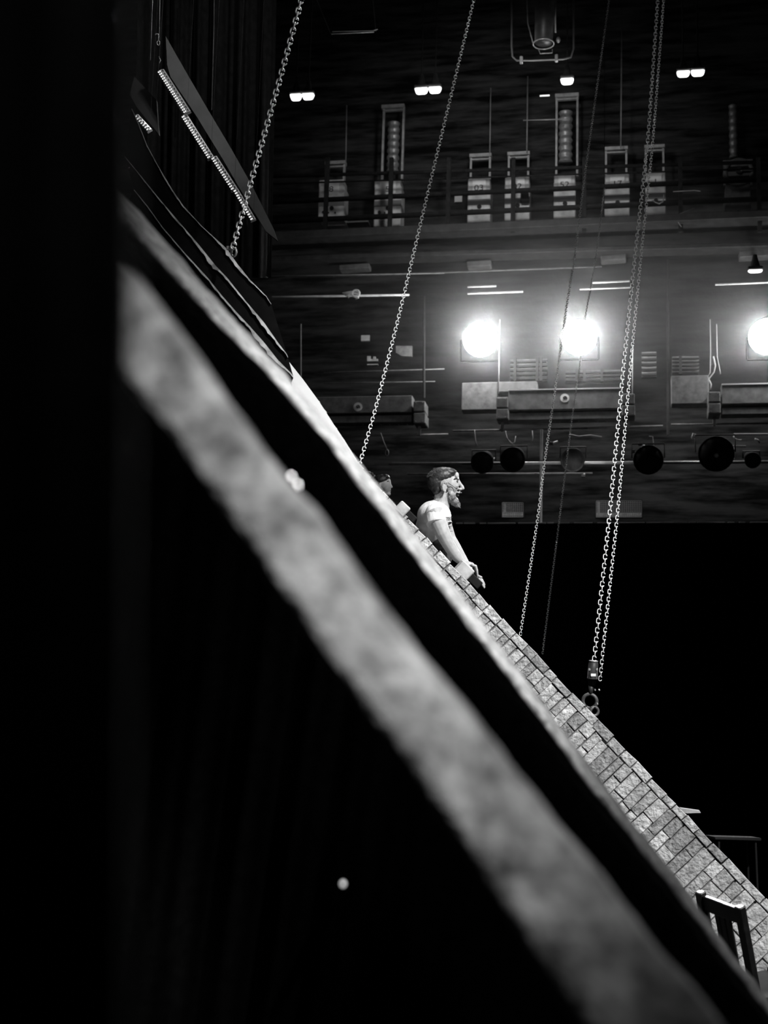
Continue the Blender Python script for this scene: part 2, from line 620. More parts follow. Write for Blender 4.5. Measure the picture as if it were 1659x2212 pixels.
s = -295.0
k = 0
while s < S1:
    wd = (15 + 17 * max(0, s) / 1200) * random.uniform(0.75, 1.35)
    t = interp(SEAMT, s + wd / 2) + 0.5
    first = True
    while t < 330:
        ln = (46 + 50 * max(0, s) / 1200) * random.uniform(0.55, 1.35)
        if first:
            ln *= random.uniform(0.5, 1.0)
            first = False
        gap = random.choice((0.5, 0.7, 1.0, 1.9))
        stone(stones, s + gap, s + wd - 0.4, t + 0.5, t + ln - 0.5, 0.9, random.uniform(0.006, 0.014))
        t += ln
    s += wd
    k += 1
s = -295.0
while s < S1:
    wd = (24 + 24 * max(0, s) / 1200) * random.uniform(0.7, 1.4)
    a0, a1 = interp(SKYT, s + wd / 2), interp(SEAMT, s + wd / 2)
    if a1 - a0 > 5:
        stone(coping, s + 0.7, s + wd - 0.7, a0 + random.uniform(-1.5, 1), a1 - 0.7, 0.9, random.uniform(0.010, 0.018))
    s += wd
obj('brickwork', stones, BRICK, par)
obj('coping', coping, BRICK, par)

wb_ = MB()
wp = [(620, 776), (655, 820), (690, 868), (720, 915), (745, 952), (775, 1000), (790, 1022), (780, 1030), (742, 975), (700, 925), (660, 875), (632, 838)]
wb_.prism([P(x, y, 8.55) for x, y in wp], fwd * 0.08)  # white strip carries the lit wall top in its colour
tag(obj('lit_top_strip', wb_, WHITE), 'bright white strip for the lit top edge at the upper end of the parapet', 'board')

# wooden blocks standing proud of the parapet
for (c, hw, lab, k) in (((869, 1099), 12.5, 'small pale wooden block on the parapet to the left of the bearded man', 0), ((1001, 1233), 16, "pale wooden block on the parapet under the bearded man's hand", 1)):
    th_ = thing('wooden_block', P(c[0], c[1] + hw, 8.85), lab, 'block', 'wooden blocks along the parapet')
    ang = math.radians(44)
    ax = (cr * math.cos(ang) - cu * math.sin(ang), fwd, cr * math.sin(ang) + cu * math.cos(ang))
    mpx = 8.75 / FPX
    obj('block', MB().bevbox(P(c[0], c[1], 8.80), ax, (hw * mpx * 1.05, 0.10, hw * mpx), 0.006), PALEWOOD, th_)
    obj('dark_bracket', MB().bevbox(P(c[0] + hw * 1.0, c[1] + hw * 0.9, 8.95), ax, (hw * mpx * 1.7, 0.06, hw * mpx * 0.62), 0.006), BLACKP, th_)

# ------------------------------------------------------------------ black boards at the top end
R1 = [(285, 235), (300, 268), (318, 315), (345, 365), (372, 410), (396, 445), (437, 490), (490, 538), (512, 570), (540, 605), (575, 640), (586, 657)]
R2 = [(270, 338), (300, 375), (340, 425), (385, 478), (430, 530), (466, 575), (490, 600), (530, 650), (570, 697), (600, 740), (619, 765), (622, 772)]
R3 = [(290, 410), (318, 445), (350, 490), (400, 548), (448, 600), (480, 640), (510, 674), (540, 706), (570, 740), (600, 778), (628, 806), (634, 815)]
R4 = [(280, 430), (310, 465), (345, 507), (395, 565), (440, 612), (470, 648), (505, 690), (535, 722), (565, 756), (595, 794), (622, 824), (630, 826)]
W1 = [1, 1.5, 1.2, 1, 2.5, 2, 1.2, 1.2, 5, 4, 1.5, 1]
W2 = [1, 1.2, 1.5, 2, 2.2, 5, 5, 2.5, 2.5, 5, 4, 1]
W3 = [1, 1, 1.2, 1.5, 2, 3, 3, 3, 4, 6, 5, 1]
for Ra, Rb, Wd, d, lab in ((R1, R2, W1, 8.0, 'black board with a thin pale torn edge, outermost of the three by the big chain'),
                          (R2, R3, W2, 7.7, 'black board with pale torn edge, middle one of the three'),
                          (R3, R4, W3, 7.4, 'narrow black board nearest the stone kerb, with pale torn edge')):
    tb = thing('roof_board', P(Rb[5][0], Rb[5][1], d), lab, 'board', 'black boards at the upper end of the slope')
    mb = MB()
    rg = []
    for a, b in zip(Ra, Rb):
        rg.append([P(a[0], a[1], d), P(b[0], b[1], d), P(b[0], b[1], d + 0.05), P(a[0], a[1], d + 0.05)])
    mb.loft(rg)
    obj('panel', mb, BOARD, tb)
    e = MB()
    rg = []
    A = densify(Ra, 7)
    for i, q in enumerate(A):
        f = i / (len(A) - 1) * (len(Wd) - 1)
        wv = lerp(Wd[int(f)], Wd[min(len(Wd) - 1, int(f) + 1)], f - int(f)) ** 1.25 * 0.62 * (1 + 0.8 * noise.noise(Vector((q.x * 0.1, q.y * 0.1, d))))
        nx, ny = -0.75, 0.66
        o0 = (q.x - nx * 0.5, q.y - ny * 0.5)
        o1 = (q.x + nx * wv * 1.3, q.y + ny * wv * 1.3)
        rg.append([P(o0[0], o0[1], d - 0.012), P(o1[0], o1[1], d - 0.012), P(o1[0], o1[1], d + 0.02), P(o0[0], o0[1], d + 0.055)])
    e.loft(rg)
    obj('torn_edge', e, RAW, tb)

# ------------------------------------------------------------------ grey panels and perforated battens upper left
pn = MB()
pp = [(358, 78), (400, 152), (450, 238), (500, 322), (545, 402), (590, 492), (600, 520), (575, 500), (530, 428), (480, 342), (425, 252), (368, 166), (361, 140)]
pn.prism([P(x, y, 9.6) for x, y in pp], fwd * 0.05)
tag(obj('grey_ceiling_flat', pn, mat('grey_flat_paint', 0.10, 0.9, var=0.15, scale=6)), 'tall grey tapering scenery flat above the perforated battens', 'scenery flat')
pn = MB()
pn.prism([P(x, y, 9.3) for x, y in [(290, 165), (338, 216), (340, 250), (343, 290), (320, 262), (296, 232), (280, 205)]], fwd * 0.05)
tag(obj('small_scenery_flat', pn, mat('dim_flat_paint', 0.03, 0.9, var=0.2, scale=6)), 'small dim grey scenery flat left of the perforated battens', 'scenery flat')
sf_ = [x for x in C.objects if x.name == 'small_scenery_flat'][0]
obj('hanging_wire', MB().tube([P(338, 222, 9.32), Vector((P(338, 222, 9.32).x, P(338, 222, 9.32).y, 19.0))], 0.0015, 5), BLACKP, sf_)

bars = [((346, 153), (404, 244), 9, 'topmost perforated light batten below the grey flat'),
        ((397, 250), (455, 342), 8, 'perforated light batten second from the top in the row'),
        ((461, 340), (506, 410), 8, 'perforated light batten third from the top in the row'),
        ((508, 410), (547, 476), 6.5, 'lowest perforated light batten, behind the big chain'),
        ((294, 250), (323, 282), 6, 'short perforated batten by itself near the left curtain')]
for a, b, hw, lab in bars:
    d = 9.1
    q0, q1 = P(a[0], a[1], d), P(b[0], b[1], d)
    t = (q1 - q0).normalized()
    sd = t.cross(fwd).normalized()
    L_ = (q1 - q0).length
    tb = thing('light_batten', q1, lab, 'light', 'perforated battens in a row')
    h = hw * d / FPX
    mb = MB()
    rg = []
    for f in (0, 1):
        c = q0.lerp(q1, f)
        rg.append([c + sd * (h * x) + fwd * y for x, y in ((-1, 0.03), (-1, 0), (-0.55, -0.018), (0.2, -0.018), (1, 0.01), (1, 0.05))])
    mb.loft(rg)
    obj('housing', mb, GALV, tb)
    mb = MB()
    nd = int(L_ / 0.017)
    for i in range(nd):
        c = q0 + t * (L_ * (i + 0.5) / nd)
        for x in (-0.55, -0.1):
            mb.ell(c + sd * (h * x) - fwd * 0.020, (t, fwd, sd), (0.0045, 0.004, 0.0045), 6, 4)
    obj('led_row', mb, LED, tb)
    mb = MB()
    nd = int(L_ / 0.022)
    for i in range(nd):
        c = q0 + t * (L_ * (i + 0.5) / nd)
        mb.box(c + sd * (h * 0.55) - fwd * 0.008, (t, fwd, sd), (0.006, 0.004, h * 0.10))
    obj('slots', mb, DARKSTEEL, tb)

def hang(parent, p):
    obj('hanging_wire', MB().tube([p, Vector((p.x, p.y, 19.0))], 0.0008, 5), BLACKP, parent)


for o_ in [x for x in C.objects if x.name.startswith('light_batten')]:
    hang(o_, Vector(o_.location))
# drape behind
dm = MB()
rg = []
nf = 120
for i in range(nf + 1):
    x = 300 + 300 * i / nf
    dd = 14.5 + 0.09 * math.sin(i * 0.33 + math.sin(i * 0.11)) + 0.03 * math.sin(i * 0.9 + 1)
    rg.append([P(x, -150, dd), P(x - 14, 600, dd), P(x - 14, 600, dd + 0.03), P(x, -150, dd + 0.03)])
dm.loft(rg)
tag(obj('black_drape', dm, mat('black_velvet', 0.03, 0.9, var=0.3, scale=12, spec=0.1), smooth=True), 'black drape in soft vertical folds behind the grey flat', 'curtain')
spot('drape_spill', (0, 8.0, 13), P(480, 100, 14.5), 90, 20, 1.0)

# thin cables upper left
def cable(pts, r, m, label, name='cable', grp=None):
    mb = MB().tube(pts, r, 6)
    return tag(obj(name, mb, m, smooth=True), label, 'cable', grp)


cable([P(463, -40, 13.5), P(462, 60, 13.5), P(457, 238, 13.5)], 0.006, STEEL, 'thin steel wire hanging in front of the black drape', 'steel_wire')
cable([P(346, -40, 9.4), P(344, 78, 9.4)], 0.0025, STEEL, 'thin wire holding the small hook left of the grey flat', 'steel_wire')
cable([P(331, -40, 9.4), P(325, 130, 9.4)], 0.0018, STEEL, 'faint thin wire left of the small hook', 'steel_wire')
hk = thing('rigging_hook', P(342, 130, 9.4), 'small steel hook and link left of the grey flat', 'hook')
mb = MB()
mb.tube([P(335, 76, 9.4), P(337, 73, 9.4), P(341, 73, 9.4), P(343, 78, 9.4), P(342, 88, 9.4)], 0.004, 8)
obj('hook', mb, STEEL, hk, True)
mb = MB().torus(P(342, 93, 9.4), fwd, 0.016, 0.003, sx=0.55, xdir=cr)
obj('link', mb, STEEL, hk, True)
mb = MB().tube([P(343, 122, 9.4), P(347, 130, 9.4), P(344, 137, 9.4)], 0.003, 8)
obj('tail', mb, STEEL, hk, True)

# ------------------------------------------------------------------ chains
LINKS = {}


def link_mesh(name, wire, inner_l, width, seg=20, rs=7):
    """stadium shaped link: long axis z, lies in xz"""
    key = (name, wire, width)
    if key in LINKS:
        return LINKS[key]
    mb = MB()
    R = width / 2 - wire / 2
    hl = inner_l / 2 + wire / 2 - R
    pts = []
    for i in range(seg + 1):
        a = math.pi * 2 * i / seg
        x, z = R * math.cos(a), R * math.sin(a)
        z += hl if z >= 0 else -hl
        pts.append(Vector((x, 0, z)))
    rings = []
    for i, p in enumerate(pts):
        a = math.pi * 2 * i / seg
        n_ = Vector((math.cos(a), 0, math.sin(a)))
        rings.append([p + n_ * (math.cos(2 * math.pi * k / rs) * wire / 2) + Vector((0, 1, 0)) * (math.sin(2 * math.pi * k / rs) * wire / 2) for k in range(rs)])
    mb.loft(rings, True, False)
    me = bpy.data.meshes.new('chain_link')
    me.from_pydata(mb.v, [], mb.f)
    bm = bmesh.new(); bm.from_mesh(me)
    bmesh.ops.remove_doubles(bm, verts=bm.verts, dist=1e-6)
    bmesh.ops.recalc_face_normals(bm, faces=bm.faces)
    bm.to_mesh(me); bm.free()
    me.polygons.foreach_set('use_smooth', [True] * len(me.polygons))
    LINKS[key] = me
    return me


CHAINM = mat('chain_steel', 0.75, 0.35, 0.4, var=0.25, scale=30)


DIMCH = mat('dim_chain_steel', 0.6, 0.4, 0.4, var=0.25, scale=30)  # darker copy of chain steel; the far chains' weaker light is in the colour


def chain(path, pitch, wire, width, label, grp, twist=0.35, m=None):
    """path: world points top to bottom"""
    pts = [Vector(p) for p in path]
    # spline
    dens = []
    for i in range(len(pts) - 1):
        for k in range(20):
            dens.append(pts[i].lerp(pts[i + 1], k / 20))
    dens.append(pts[-1])
    dens = smooth_path(dens, 12)
    root = thing('chain', dens[-1], label, 'chain', grp)
    me = link_mesh((m or CHAINM).name, wire, pitch, width)
    if not me.materials:
        me.materials.append(m or CHAINM)
    cum = [0.0]
    for i in range(len(dens) - 1):
        cum.append(cum[-1] + (dens[i + 1] - dens[i]).length)
    tot = cum[-1]
    cnt = int(tot / pitch)
    mats = []
    j = 0
    for i in range(cnt):
        s_ = tot - (i + 0.5) * pitch      # from the bottom up
        while j < len(cum) - 1 and False:
            j += 1
        import bisect
        q = max(0, min(len(cum) - 2, bisect.bisect(cum, s_) - 1))
        f = (s_ - cum[q]) / max(1e-9, cum[q + 1] - cum[q])
        p = dens[q].lerp(dens[q + 1], f)
        z = (dens[q] - dens[q + 1]).normalized()
        x = (cr - z * cr.dot(z)).normalized()
        y = z.cross(x)
        a = twist + (math.pi / 2 if i % 2 else 0) + random.uniform(-0.08, 0.08)
        X = x * math.cos(a) + y * math.sin(a)
        Y = z.cross(X)
        mats.append(Matrix(((X.x, Y.x, z.x, p.x), (X.y, Y.y, z.y, p.y), (X.z, Y.z, z.z, p.z), (0, 0, 0, 1))))
    off = Matrix.Translation(-Vector(root.location))
    for mm in mats[:100]:
        o = bpy.data.objects.new('chain_link', me)
        C.objects.link(o)
        o.parent = root
        o.matrix_local = off @ mm
    if len(mats) > 100:
        bm = bmesh.new()
        for mm in mats[100:]:
            t2 = me.copy()
            t2.transform(off @ mm)
            bm.from_mesh(t2)
            bpy.data.meshes.remove(t2)
        me2 = bpy.data.meshes.new('upper_links')
        bm.to_mesh(me2); bm.free()
        me2.materials.append(m or CHAINM)
        me2.polygons.foreach_set('use_smooth', [True] * len(me2.polygons))
        o = bpy.data.objects.new('upper_links', me2)
        C.objects.link(o)
        o.parent = root
        o['kind'] = 'stuff'
    return root


G = 'hoist chains'
chain([P(662, -45, 7.6), P(640, 40, 7.6), P(610, 150, 7.6), P(575, 275, 7.6), P(540, 400, 7.6), P(503, 536, 7.6)], 0.0290, 0.0080, 0.034,
      'large link chain ending at the black boards on the left', G, 0.12)
chain([P(1034, -45, 10.6), P(1014, 40, 10.5), P(935, 370, 10.0), P(860, 690, 9.5), P(812, 880, 9.2), P(776, 1006, 9.05)], 0.0275, 0.0056, 0.026,
      'steel chain reaching the parapet just behind the second and third heads', G, 0.2)
chain([P(1322, -45, 14.0), P(1262, 388, 13.0), P(1241, 560, 12.6), P(1224, 660, 12.3), P(1205, 800, 11.8), P(1176, 1000, 11.2), P(1163, 1110, 11.0), P(1124, 1372, 10.5)], 0.0245, 0.0052, 0.023,
      'thin chain crossing the gallery left of the middle floodlight and pale post', G, 0.2, DIMCH)
chain([P(1306, 405, 16.0), P(1287, 560, 15.6), P(1265, 680, 15.2), P(1253, 790, 15.0), P(1236, 900, 14.6), P(1205, 1150, 14.2), P(1172, 1412, 13.8)], 0.0225, 0.0052, 0.021,
      'faintest thin chain, passing in front of the middle floodlight', G, 0.2, DIMCH)
chain([P(1424, -45, 11.5), P(1400, 300, 10.9), P(1371, 560, 10.4), P(1346, 800, 10.0), P(1318, 1100, 9.6), P(1283, 1428, 9.2)], 0.0330, 0.0066, 0.031,
      'left chain of the pair that ends in the hook block', G, 0.15)
chain([P(1437, -45, 11.5), P(1411, 300, 10.9), P(1384, 560, 10.4), P(1361, 800, 10.0), P(1335, 1100, 9.6), P(1303, 1400, 9.2), P(1296, 1470, 9.15)], 0.0275, 0.0056, 0.025,
      'right thinner chain of the pair, hanging beside the hook block', G, 0.2)

hoist_chain = [x for x in C.objects if x.name == 'chain.003'][0]
pq = P(1306, 405, 16.0)
obj('hoist_wire', MB().tube([pq, Vector((pq.x, pq.y, 18.97))], 0.003, 6), BLACKP, hoist_chain)
sh = thing('shackle', P(505, 552, 7.62), 'small shackle fixing the large chain to the black boards', 'shackle')
obj('bow', MB().torus(P(505, 545, 7.6), cr + fwd, 0.022, 0.006, xdir=cu), STEEL, sh, True)
obj('lug', MB().bevbox(P(497, 536, 7.62), CAMAX, (0.02, 0.012, 0.010), 0.003), STEEL, sh)

# hook block at the end of the pair
hb = thing('hook_block', P(1278, 1545, 9.2), 'dark chain hoist hook block with shackle rings hanging above the parapet', 'hoist')
px = 9.2 / FPX
z_ = (P(1283, 1430, 9.2) - P(1278, 1510, 9.2)).normalized()
mb = MB()
c0 = P(1282, 1428, 9.2)
mb.disc(c0, -z_, 9 * px, 10.5 * px, 6 * px)
mb.disc(c0 - z_ * 6 * px, -z_, 10.5 * px, 11 * px, 32 * px)
mb.disc(c0 - z_ * 38 * px, -z_, 11 * px, 8 * px, 14 * px)
obj('body', mb, DARKSTEEL, hb, True)
obj('collar', MB().disc(c0 + z_ * 1 * px, -z_, 10 * px, 10 * px, 2 * px), STEEL, hb, True)
for dx in (-8, 8):
    obj('bolt', MB().disc(P(1280 + dx, 1445, 9.2) - fwd * 0.022, -fwd, 2.6 * px, 2.2 * px, 0.012, 12), GALV, hb)
obj('name_plate', MB().bevbox(P(1280, 1457, 9.2) - fwd * 0.033, (cr, fwd, cu), (5.5 * px, 0.003, 3 * px), 0.001), WHITE, hb)
obj('swivel', MB().disc(P(1277, 1480, 9.2), -z_, 6 * px, 4 * px, 24 * px), DARKSTEEL, hb, True)
obj('ring', MB().torus(P(1274, 1515, 9.2), fwd + cr * 0.3, 15 * px, 4.0 * px, xdir=cu), mat('dull_forged_steel', 0.12, 0.5, 0.4, var=0.4, scale=20), hb, True)
obj('lower_shackle', MB().torus(P(1284, 1537, 9.15), fwd - cr * 0.3, 9 * px, 3.2 * px, xdir=cu), MATS['dull_forged_steel'], hb, True)
for q in ((1285, 1490), (1294, 1490), (1290, 1520)):
    obj('pin', MB().disc(P(q[0], q[1], 9.12), -fwd, 2 * px, 1.6 * px, 0.02, 10), GALV, hb)

# ------------------------------------------------------------------ chair
ch = thing('wooden_chair', P(1575, 2230, 7.1), 'dark wooden slat-back chair in front of the brick parapet at lower right', 'chair')
zc = cu.copy()
yw = math.radians(63)
ax_ = (cr * math.cos(yw) - fwd * math.sin(yw)).normalized()   # along the back rail, right end nearer
ay_ = zc.cross(ax_).normalized()                               # towards the front of the seat, away to the right
rec = math.radians(13)
zb = (zc * math.cos(rec) - ay_ * math.sin(rec)).normalized()   # the back leans
yb_ = zb.cross(ax_).normalized()
top = P(1555, 1945, 7.1)
CA = (ax_, yb_, zb)
CS = (ax_, ay_, zc)
HWc = 0.150


def CP(x, y, z):
    return top + ax_ * x + yb_ * y + zb * z


obj('top_rail', MB().bevbox(CP(0, 0, -0.046), CA, (HWc - 0.02, 0.013, 0.042), 0.004), CHAIRWOOD, ch)
for sx in (-1, 1):
    obj('back_leg', MB().bevbox(CP(sx * HWc, 0, -0.235), CA, (0.024, 0.022, 0.245), 0.006), CHAIRWOOD, ch)
    fb = CP(sx * HWc, 0, -0.47)
    obj('lower_leg', MB().bevbox(fb - zc * 0.20, CS, (0.022, 0.022, 0.22), 0.006), CHAIRWOOD, ch)
    obj('front_leg', MB().bevbox(fb + ay_ * 0.38 - zc * 0.20, CS, (0.020, 0.020, 0.20), 0.005), CHAIRWOOD, ch)
for x in (-0.042, 0.0, 0.042):
    obj('back_slat', MB().bevbox(CP(x, 0, -0.26), CA, (0.018, 0.007, 0.18), 0.003), CHAIRWOOD, ch)
obj('lower_rail', MB().bevbox(CP(0, 0, -0.42), CA, (HWc - 0.02, 0.011, 0.02), 0.004), CHAIRWOOD, ch)
obj('seat', MB().bevbox(CP(0, 0, -0.50) + ay_ * 0.17, CS, (HWc + 0.02, 0.18, 0.015), 0.006), CHAIRWOOD, ch)

# pale board edge and table beyond the parapet
mb = MB().prism([P(1470, 1746, 9.8), P(1512, 1752, 9.8), P(1514, 1756, 9.8), P(1484, 1757, 9.8), P(1470, 1754, 9.8)], fwd * 0.04)
pb_ = tag(obj('pale_board', mb, PALEMETAL), 'pale wedge of board sticking out beyond the parapet above the chair', 'board')
pq = P(1476, 1755, 9.83)
obj('support_post', MB().tube([pq, Vector((pq.x, pq.y, 0.002))], 0.012, 8), BLACKP, pb_)
tbt = thing('side_table', P(1585, 1900, 11.5), 'barely visible dark table standing beyond the parapet at right edge', 'table')
obj('tabletop', MB().bevbox(P(1584, 1810, 11.5), XYZ, (0.19, 0.16, 0.012), 0.004), mat('dim_table_wood', 0.025, 0.6), tbt)
for a in (-1, 1):
    for b in (-1, 1):
        q = P(1584, 1812, 11.5) + Vector((a * 0.15, b * 0.13, 0))
        obj('leg', MB().tube([q, Vector((q.x + a * 0.02, q.y + b * 0.02, 0.005))], 0.009, 8), MATS['dim_table_wood'], tbt)

# ------------------------------------------------------------------ people
def organic(name, mb, voxel, m, parent, it=4, disp=0.0, dscale=30):
    """weld overlapping volumes into one continuous surface"""
    me = bpy.data.meshes.new('tmp')
    me.from_pydata(mb.v, [], mb.f)
    bm = bmesh.new(); bm.from_mesh(me)
    bmesh.ops.recalc_face_normals(bm, faces=bm.faces)
    bm.to_mesh(me); bm.free()
    o = bpy.data.objects.new('tmp', me)
    C.objects.link(o)
    r = o.modifiers.new('r', 'REMESH'); r.mode = 'VOXEL'; r.voxel_size = voxel; r.adaptivity = 0
    s_ = o.modifiers.new('s', 'SMOOTH'); s_.iterations = it; s_.factor = 0.5
    dg = bpy.context.evaluated_depsgraph_get()
    me2 = bpy.data.meshes.new_from_object(o.evaluated_get(dg))
    bpy.data.objects.remove(o); bpy.data.meshes.remove(me)
    off = parent_loc(parent)
    for v in me2.vertices:
        if disp:
            v.co += v.normal * (noise.noise(v.co * dscale) * disp + noise.noise(v.co * dscale * 2.7) * disp * 0.5)
        v.co -= off
    me2.materials.clear()
    me2.materials.append(m)
    me2.polygons.foreach_set('use_smooth', [True] * len(me2.polygons))
    me2.name = name
    r_ = bpy.data.objects.new(name, me2)
    C.objects.link(r_)
    r_.parent = parent
    return r_


class Fig:
    def __init__(self, d, px_m):
        self.d, self.k = d, 1.0 / px_m

    def q(self, x, y, dy=0.0):
        return P(x, y, self.d) + fwd * dy

    def e(self, mb, x, y, rx, rz, ry, dy=0.0, tilt=0.0):
        a = math.radians(tilt)
        X = cr * math.cos(a) - cu * math.sin(a)
        Z = cr * math.sin(a) + cu * math.cos(a)
        return mb.ell(self.q(x, y, dy), (X, fwd, Z), (rx * self.k, ry, rz * self.k), 20, 14)

    def t(self, mb, pts, rad, flat=None):
        return mb.tube([self.q(*p) for p in pts], [r * self.k for r in rad], 14, True, flat)


MD = 9.15
F = Fig(MD, FPX / MD)
man = thing('person', P(930, 1590, MD), 'bearded man in a pale t-shirt leaning on the parapet, facing right with arms lowered', 'person')
b = MB()
# head
F.e(b, 957, 1038, 30, 26, 0.076, 0, -8)
F.e(b, 974, 1047, 17, 24, 0.064, 0, 6)
F.e(b, 985, 1028, 6.5, 9, 0.052)
F.t(b, [(960, 1064), (975, 1076), (984, 1082)], [13, 11, 8])
F.e(b, 972, 1066, 13, 12, 0.058)
F.e(b, 988, 1034.5, 4.5, 3.2, 0.050)
F.t(b, [(990, 1037), (994.5, 1046), (999.5, 1053)], [2.6, 3.4, 3.8])
F.e(b, 999.5, 1055, 4.0, 3.6, 0.014)
F.e(b, 994, 1057, 4.5, 3.2, 0.019)
F.e(b, 983, 1050, 8, 6, 0.054)
F.e(b, 991, 1064.5, 4.2, 2.6, 0.026)
F.e(b, 986, 1079, 4.5, 2.8, 0.024)
F.e(b, 982, 1083, 7, 6, 0.034)
# ears
for sgn in (-1, 1):
    y_ = sgn * 0.080
    loop = [(957, 1060, y_), (954.5, 1052, y_ * 1.05), (955.5, 1044, y_ * 1.12), (960, 1040.5, y_ * 1.13), (964.5, 1043, y_ * 1.08), (965, 1049, y_ * 1.02)]
    F.t(b, loop, [2.4, 2.0, 2.0, 2.0, 1.8, 1.5])
    F.e(b, 960, 1053, 5, 8.5, 0.007, y_ * 0.97)
    F.e(b, 960, 1062, 3, 3, 0.007, y_)
# neck, torso, hips, legs
F.t(b, [(957, 1062), (954, 1083), (948, 1106)], [17, 17.5, 23])
F.e(b, 940, 1118, 34, 34, 0.16)
F.e(b, 938, 1165, 33, 55, 0.15)
F.e(b, 932, 1262, 38, 45, 0.16)
for sgn in (-1, 1):
    F.t(b, [(932, 1285, sgn * 0.09), (938, 1435, sgn * 0.11), (928, 1570, sgn * 0.11)], [28, 19, 12])
    F.t(b, [(924, 1582, sgn * 0.11), (950, 1586, sgn * 0.13), (966, 1588, sgn * 0.14)], [10, 10, 7])
# near arm
F.t(b, [(936, 1104, -0.19), (946, 1132, -0.225), (954, 1152, -0.235), (963, 1170, -0.235), (972, 1185, -0.23), (983, 1200, -0.225), (994, 1212, -0.22), (1001, 1216, -0.215)], [19, 17.5, 16, 14, 13, 11.5, 8, 6])
# near hand: palm and fingers bent over
F.t(b, [(999, 1215, -0.215), (1008, 1215.5, -0.215), (1018, 1218, -0.215)], [5.5, 5.5, 4.5], (fwd, 1.8))
for i, (dy, l) in enumerate(((-0.245, 0.92), (-0.226, 1.05), (-0.207, 1.0), (-0.189, 0.8))):
    xo = 1.5 - i * 1.6
    F.t(b, [(1014, 1217, dy), (1021 + xo, 1219.5, dy), (1023.5 + xo, 1219.5 + 11 * l, dy), (1025 + xo, 1219.5 + 24 * l, dy)], [3.2, 3.1, 2.8, 2.2])
F.t(b, [(1003, 1217, -0.245), (1009, 1222, -0.262), (1015, 1229, -0.262)], [3.6, 3.2, 2.5])
# far arm
F.t(b, [(950, 1108, 0.18), (968, 1138, 0.21), (979, 1164, 0.20), (989, 1181, 0.18), (999, 1200, 0.15), (1010, 1220, 0.12), (1024, 1240, 0.10)], [17, 13, 9.5, 9, 8.5, 7.5, 5.5])
F.t(b, [(1024, 1240, 0.10), (1031, 1247, 0.09), (1038, 1253, 0.085)], [5.5, 6.0, 5.0], (fwd, 1.7))
for i, (dy, l, sp) in enumerate(((0.055, 0.85, -2.2), (0.075, 1.0, -0.6), (0.094, 1.0, 0.8), (0.112, 0.85, 2.2))):
    F.t(b, [(1035, 1251, dy), (1041 + sp, 1255.5 - sp, dy), (1046 + sp * .8, 1255.5 + 9 * l - sp, dy), (1049 + sp * .5, 1255.5 + 17 * l - sp, dy)], [3.0, 2.8, 2.5, 1.9])
F.t(b, [(1027, 1242, 0.075), (1036, 1245.5, 0.06), (1043, 1249, 0.055)], [3.2, 2.8, 2.2])
organic('body', b, 0.0042, SKIN, man, 3)
# t-shirt
b = MB()
F.e(b, 938, 1116, 38, 35, 0.185, 0, 12)
F.e(b, 936, 1140, 39, 36, 0.175)
F.e(b, 938, 1101, 20, 15, 0.16, 0, 24)
F.e(b, 957, 1130, 20, 25, 0.135, 0, -6)
F.e(b, 938, 1088, 9, 8, 0.07, 0, 30)
for sgn in (-1, 1):
    F.t(b, [(936, 1104, sgn * 0.15), (938, 1112, sgn * 0.19), (941, 1132, sgn * 0.222)], [20, 21.5, 22.5])
F.e(b, 930, 1160, 36, 28, 0.17)
organic('t_shirt', b, 0.006, SHIRT, man, 10, 0.004, 7)
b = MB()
F.e(b, 947, 1184, 33, 40, 0.188)  # dark volume reaches up over the lower torso
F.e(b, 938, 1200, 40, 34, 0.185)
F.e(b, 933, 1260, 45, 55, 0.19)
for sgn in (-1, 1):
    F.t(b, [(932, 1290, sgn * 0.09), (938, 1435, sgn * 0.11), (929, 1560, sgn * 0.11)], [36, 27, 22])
organic('dark_garment', b, 0.008, DARKCLOTH, man, 4, 0.004, 15)
for sgn in (-1, 1):
    b = MB()
    F.t(b, [(918, 1580, sgn * 0.11), (935, 1582, sgn * 0.12), (955, 1586, sgn * 0.135), (970, 1589, sgn * 0.14)], [13, 13, 12, 9])
    organic('shoe', b, 0.008, BLACKP, man, 3)


def tuft(mb, base, dirv, l, r):
    e_ = Vector(base) + Vector(dirv) * l
    mid = Vector(base) + Vector(dirv) * (l * 0.5) + Vector((random.uniform(-1, 1), random.uniform(-1, 1), random.uniform(-1, 1))) * l * 0.12
    mb.tube([base, mid, e_], [r, r * 0.8, r * 0.15], 5)


# hair
b = MB()
F.e(b, 954, 1030, 31, 20.5, 0.082, 0, -14)
F.e(b, 943, 1042, 21, 21, 0.080, 0, 0)
F.e(b, 968, 1020, 20, 10.5, 0.068, 0, 8)
F.e(b, 944, 1056, 11, 14, 0.072)
hair = organic('hair', b, 0.0045, HAIR, man, 2, 0.004, 60)
b = MB()
for i in range(900):
    a = random.uniform(0, math.pi * 0.98)
    ph = random.uniform(-1.3, 1.3)
    bx = 954 + 30 * math.cos(a) * math.cos(ph)
    by = 1031 - 20.5 * math.sin(a) * math.cos(ph)
    if bx > 978 and by > 1022:
        continue
    base = F.q(bx, by, 0.078 * math.sin(ph))
    d_ = (cr * (-1.0 + 0.4 * random.random()) + cu * (0.15 + 0.5 * random.random() - (0.9 if bx < 938 else 0)) + fwd * random.uniform(-.3, .3)).normalized()
    tuft(b, base, d_, random.uniform(0.007, 0.015), 0.0013)
obj('hair_strands', b, mat('greying_hair_strands', 0.05, 0.45, var=0.6, scale=50), hair)
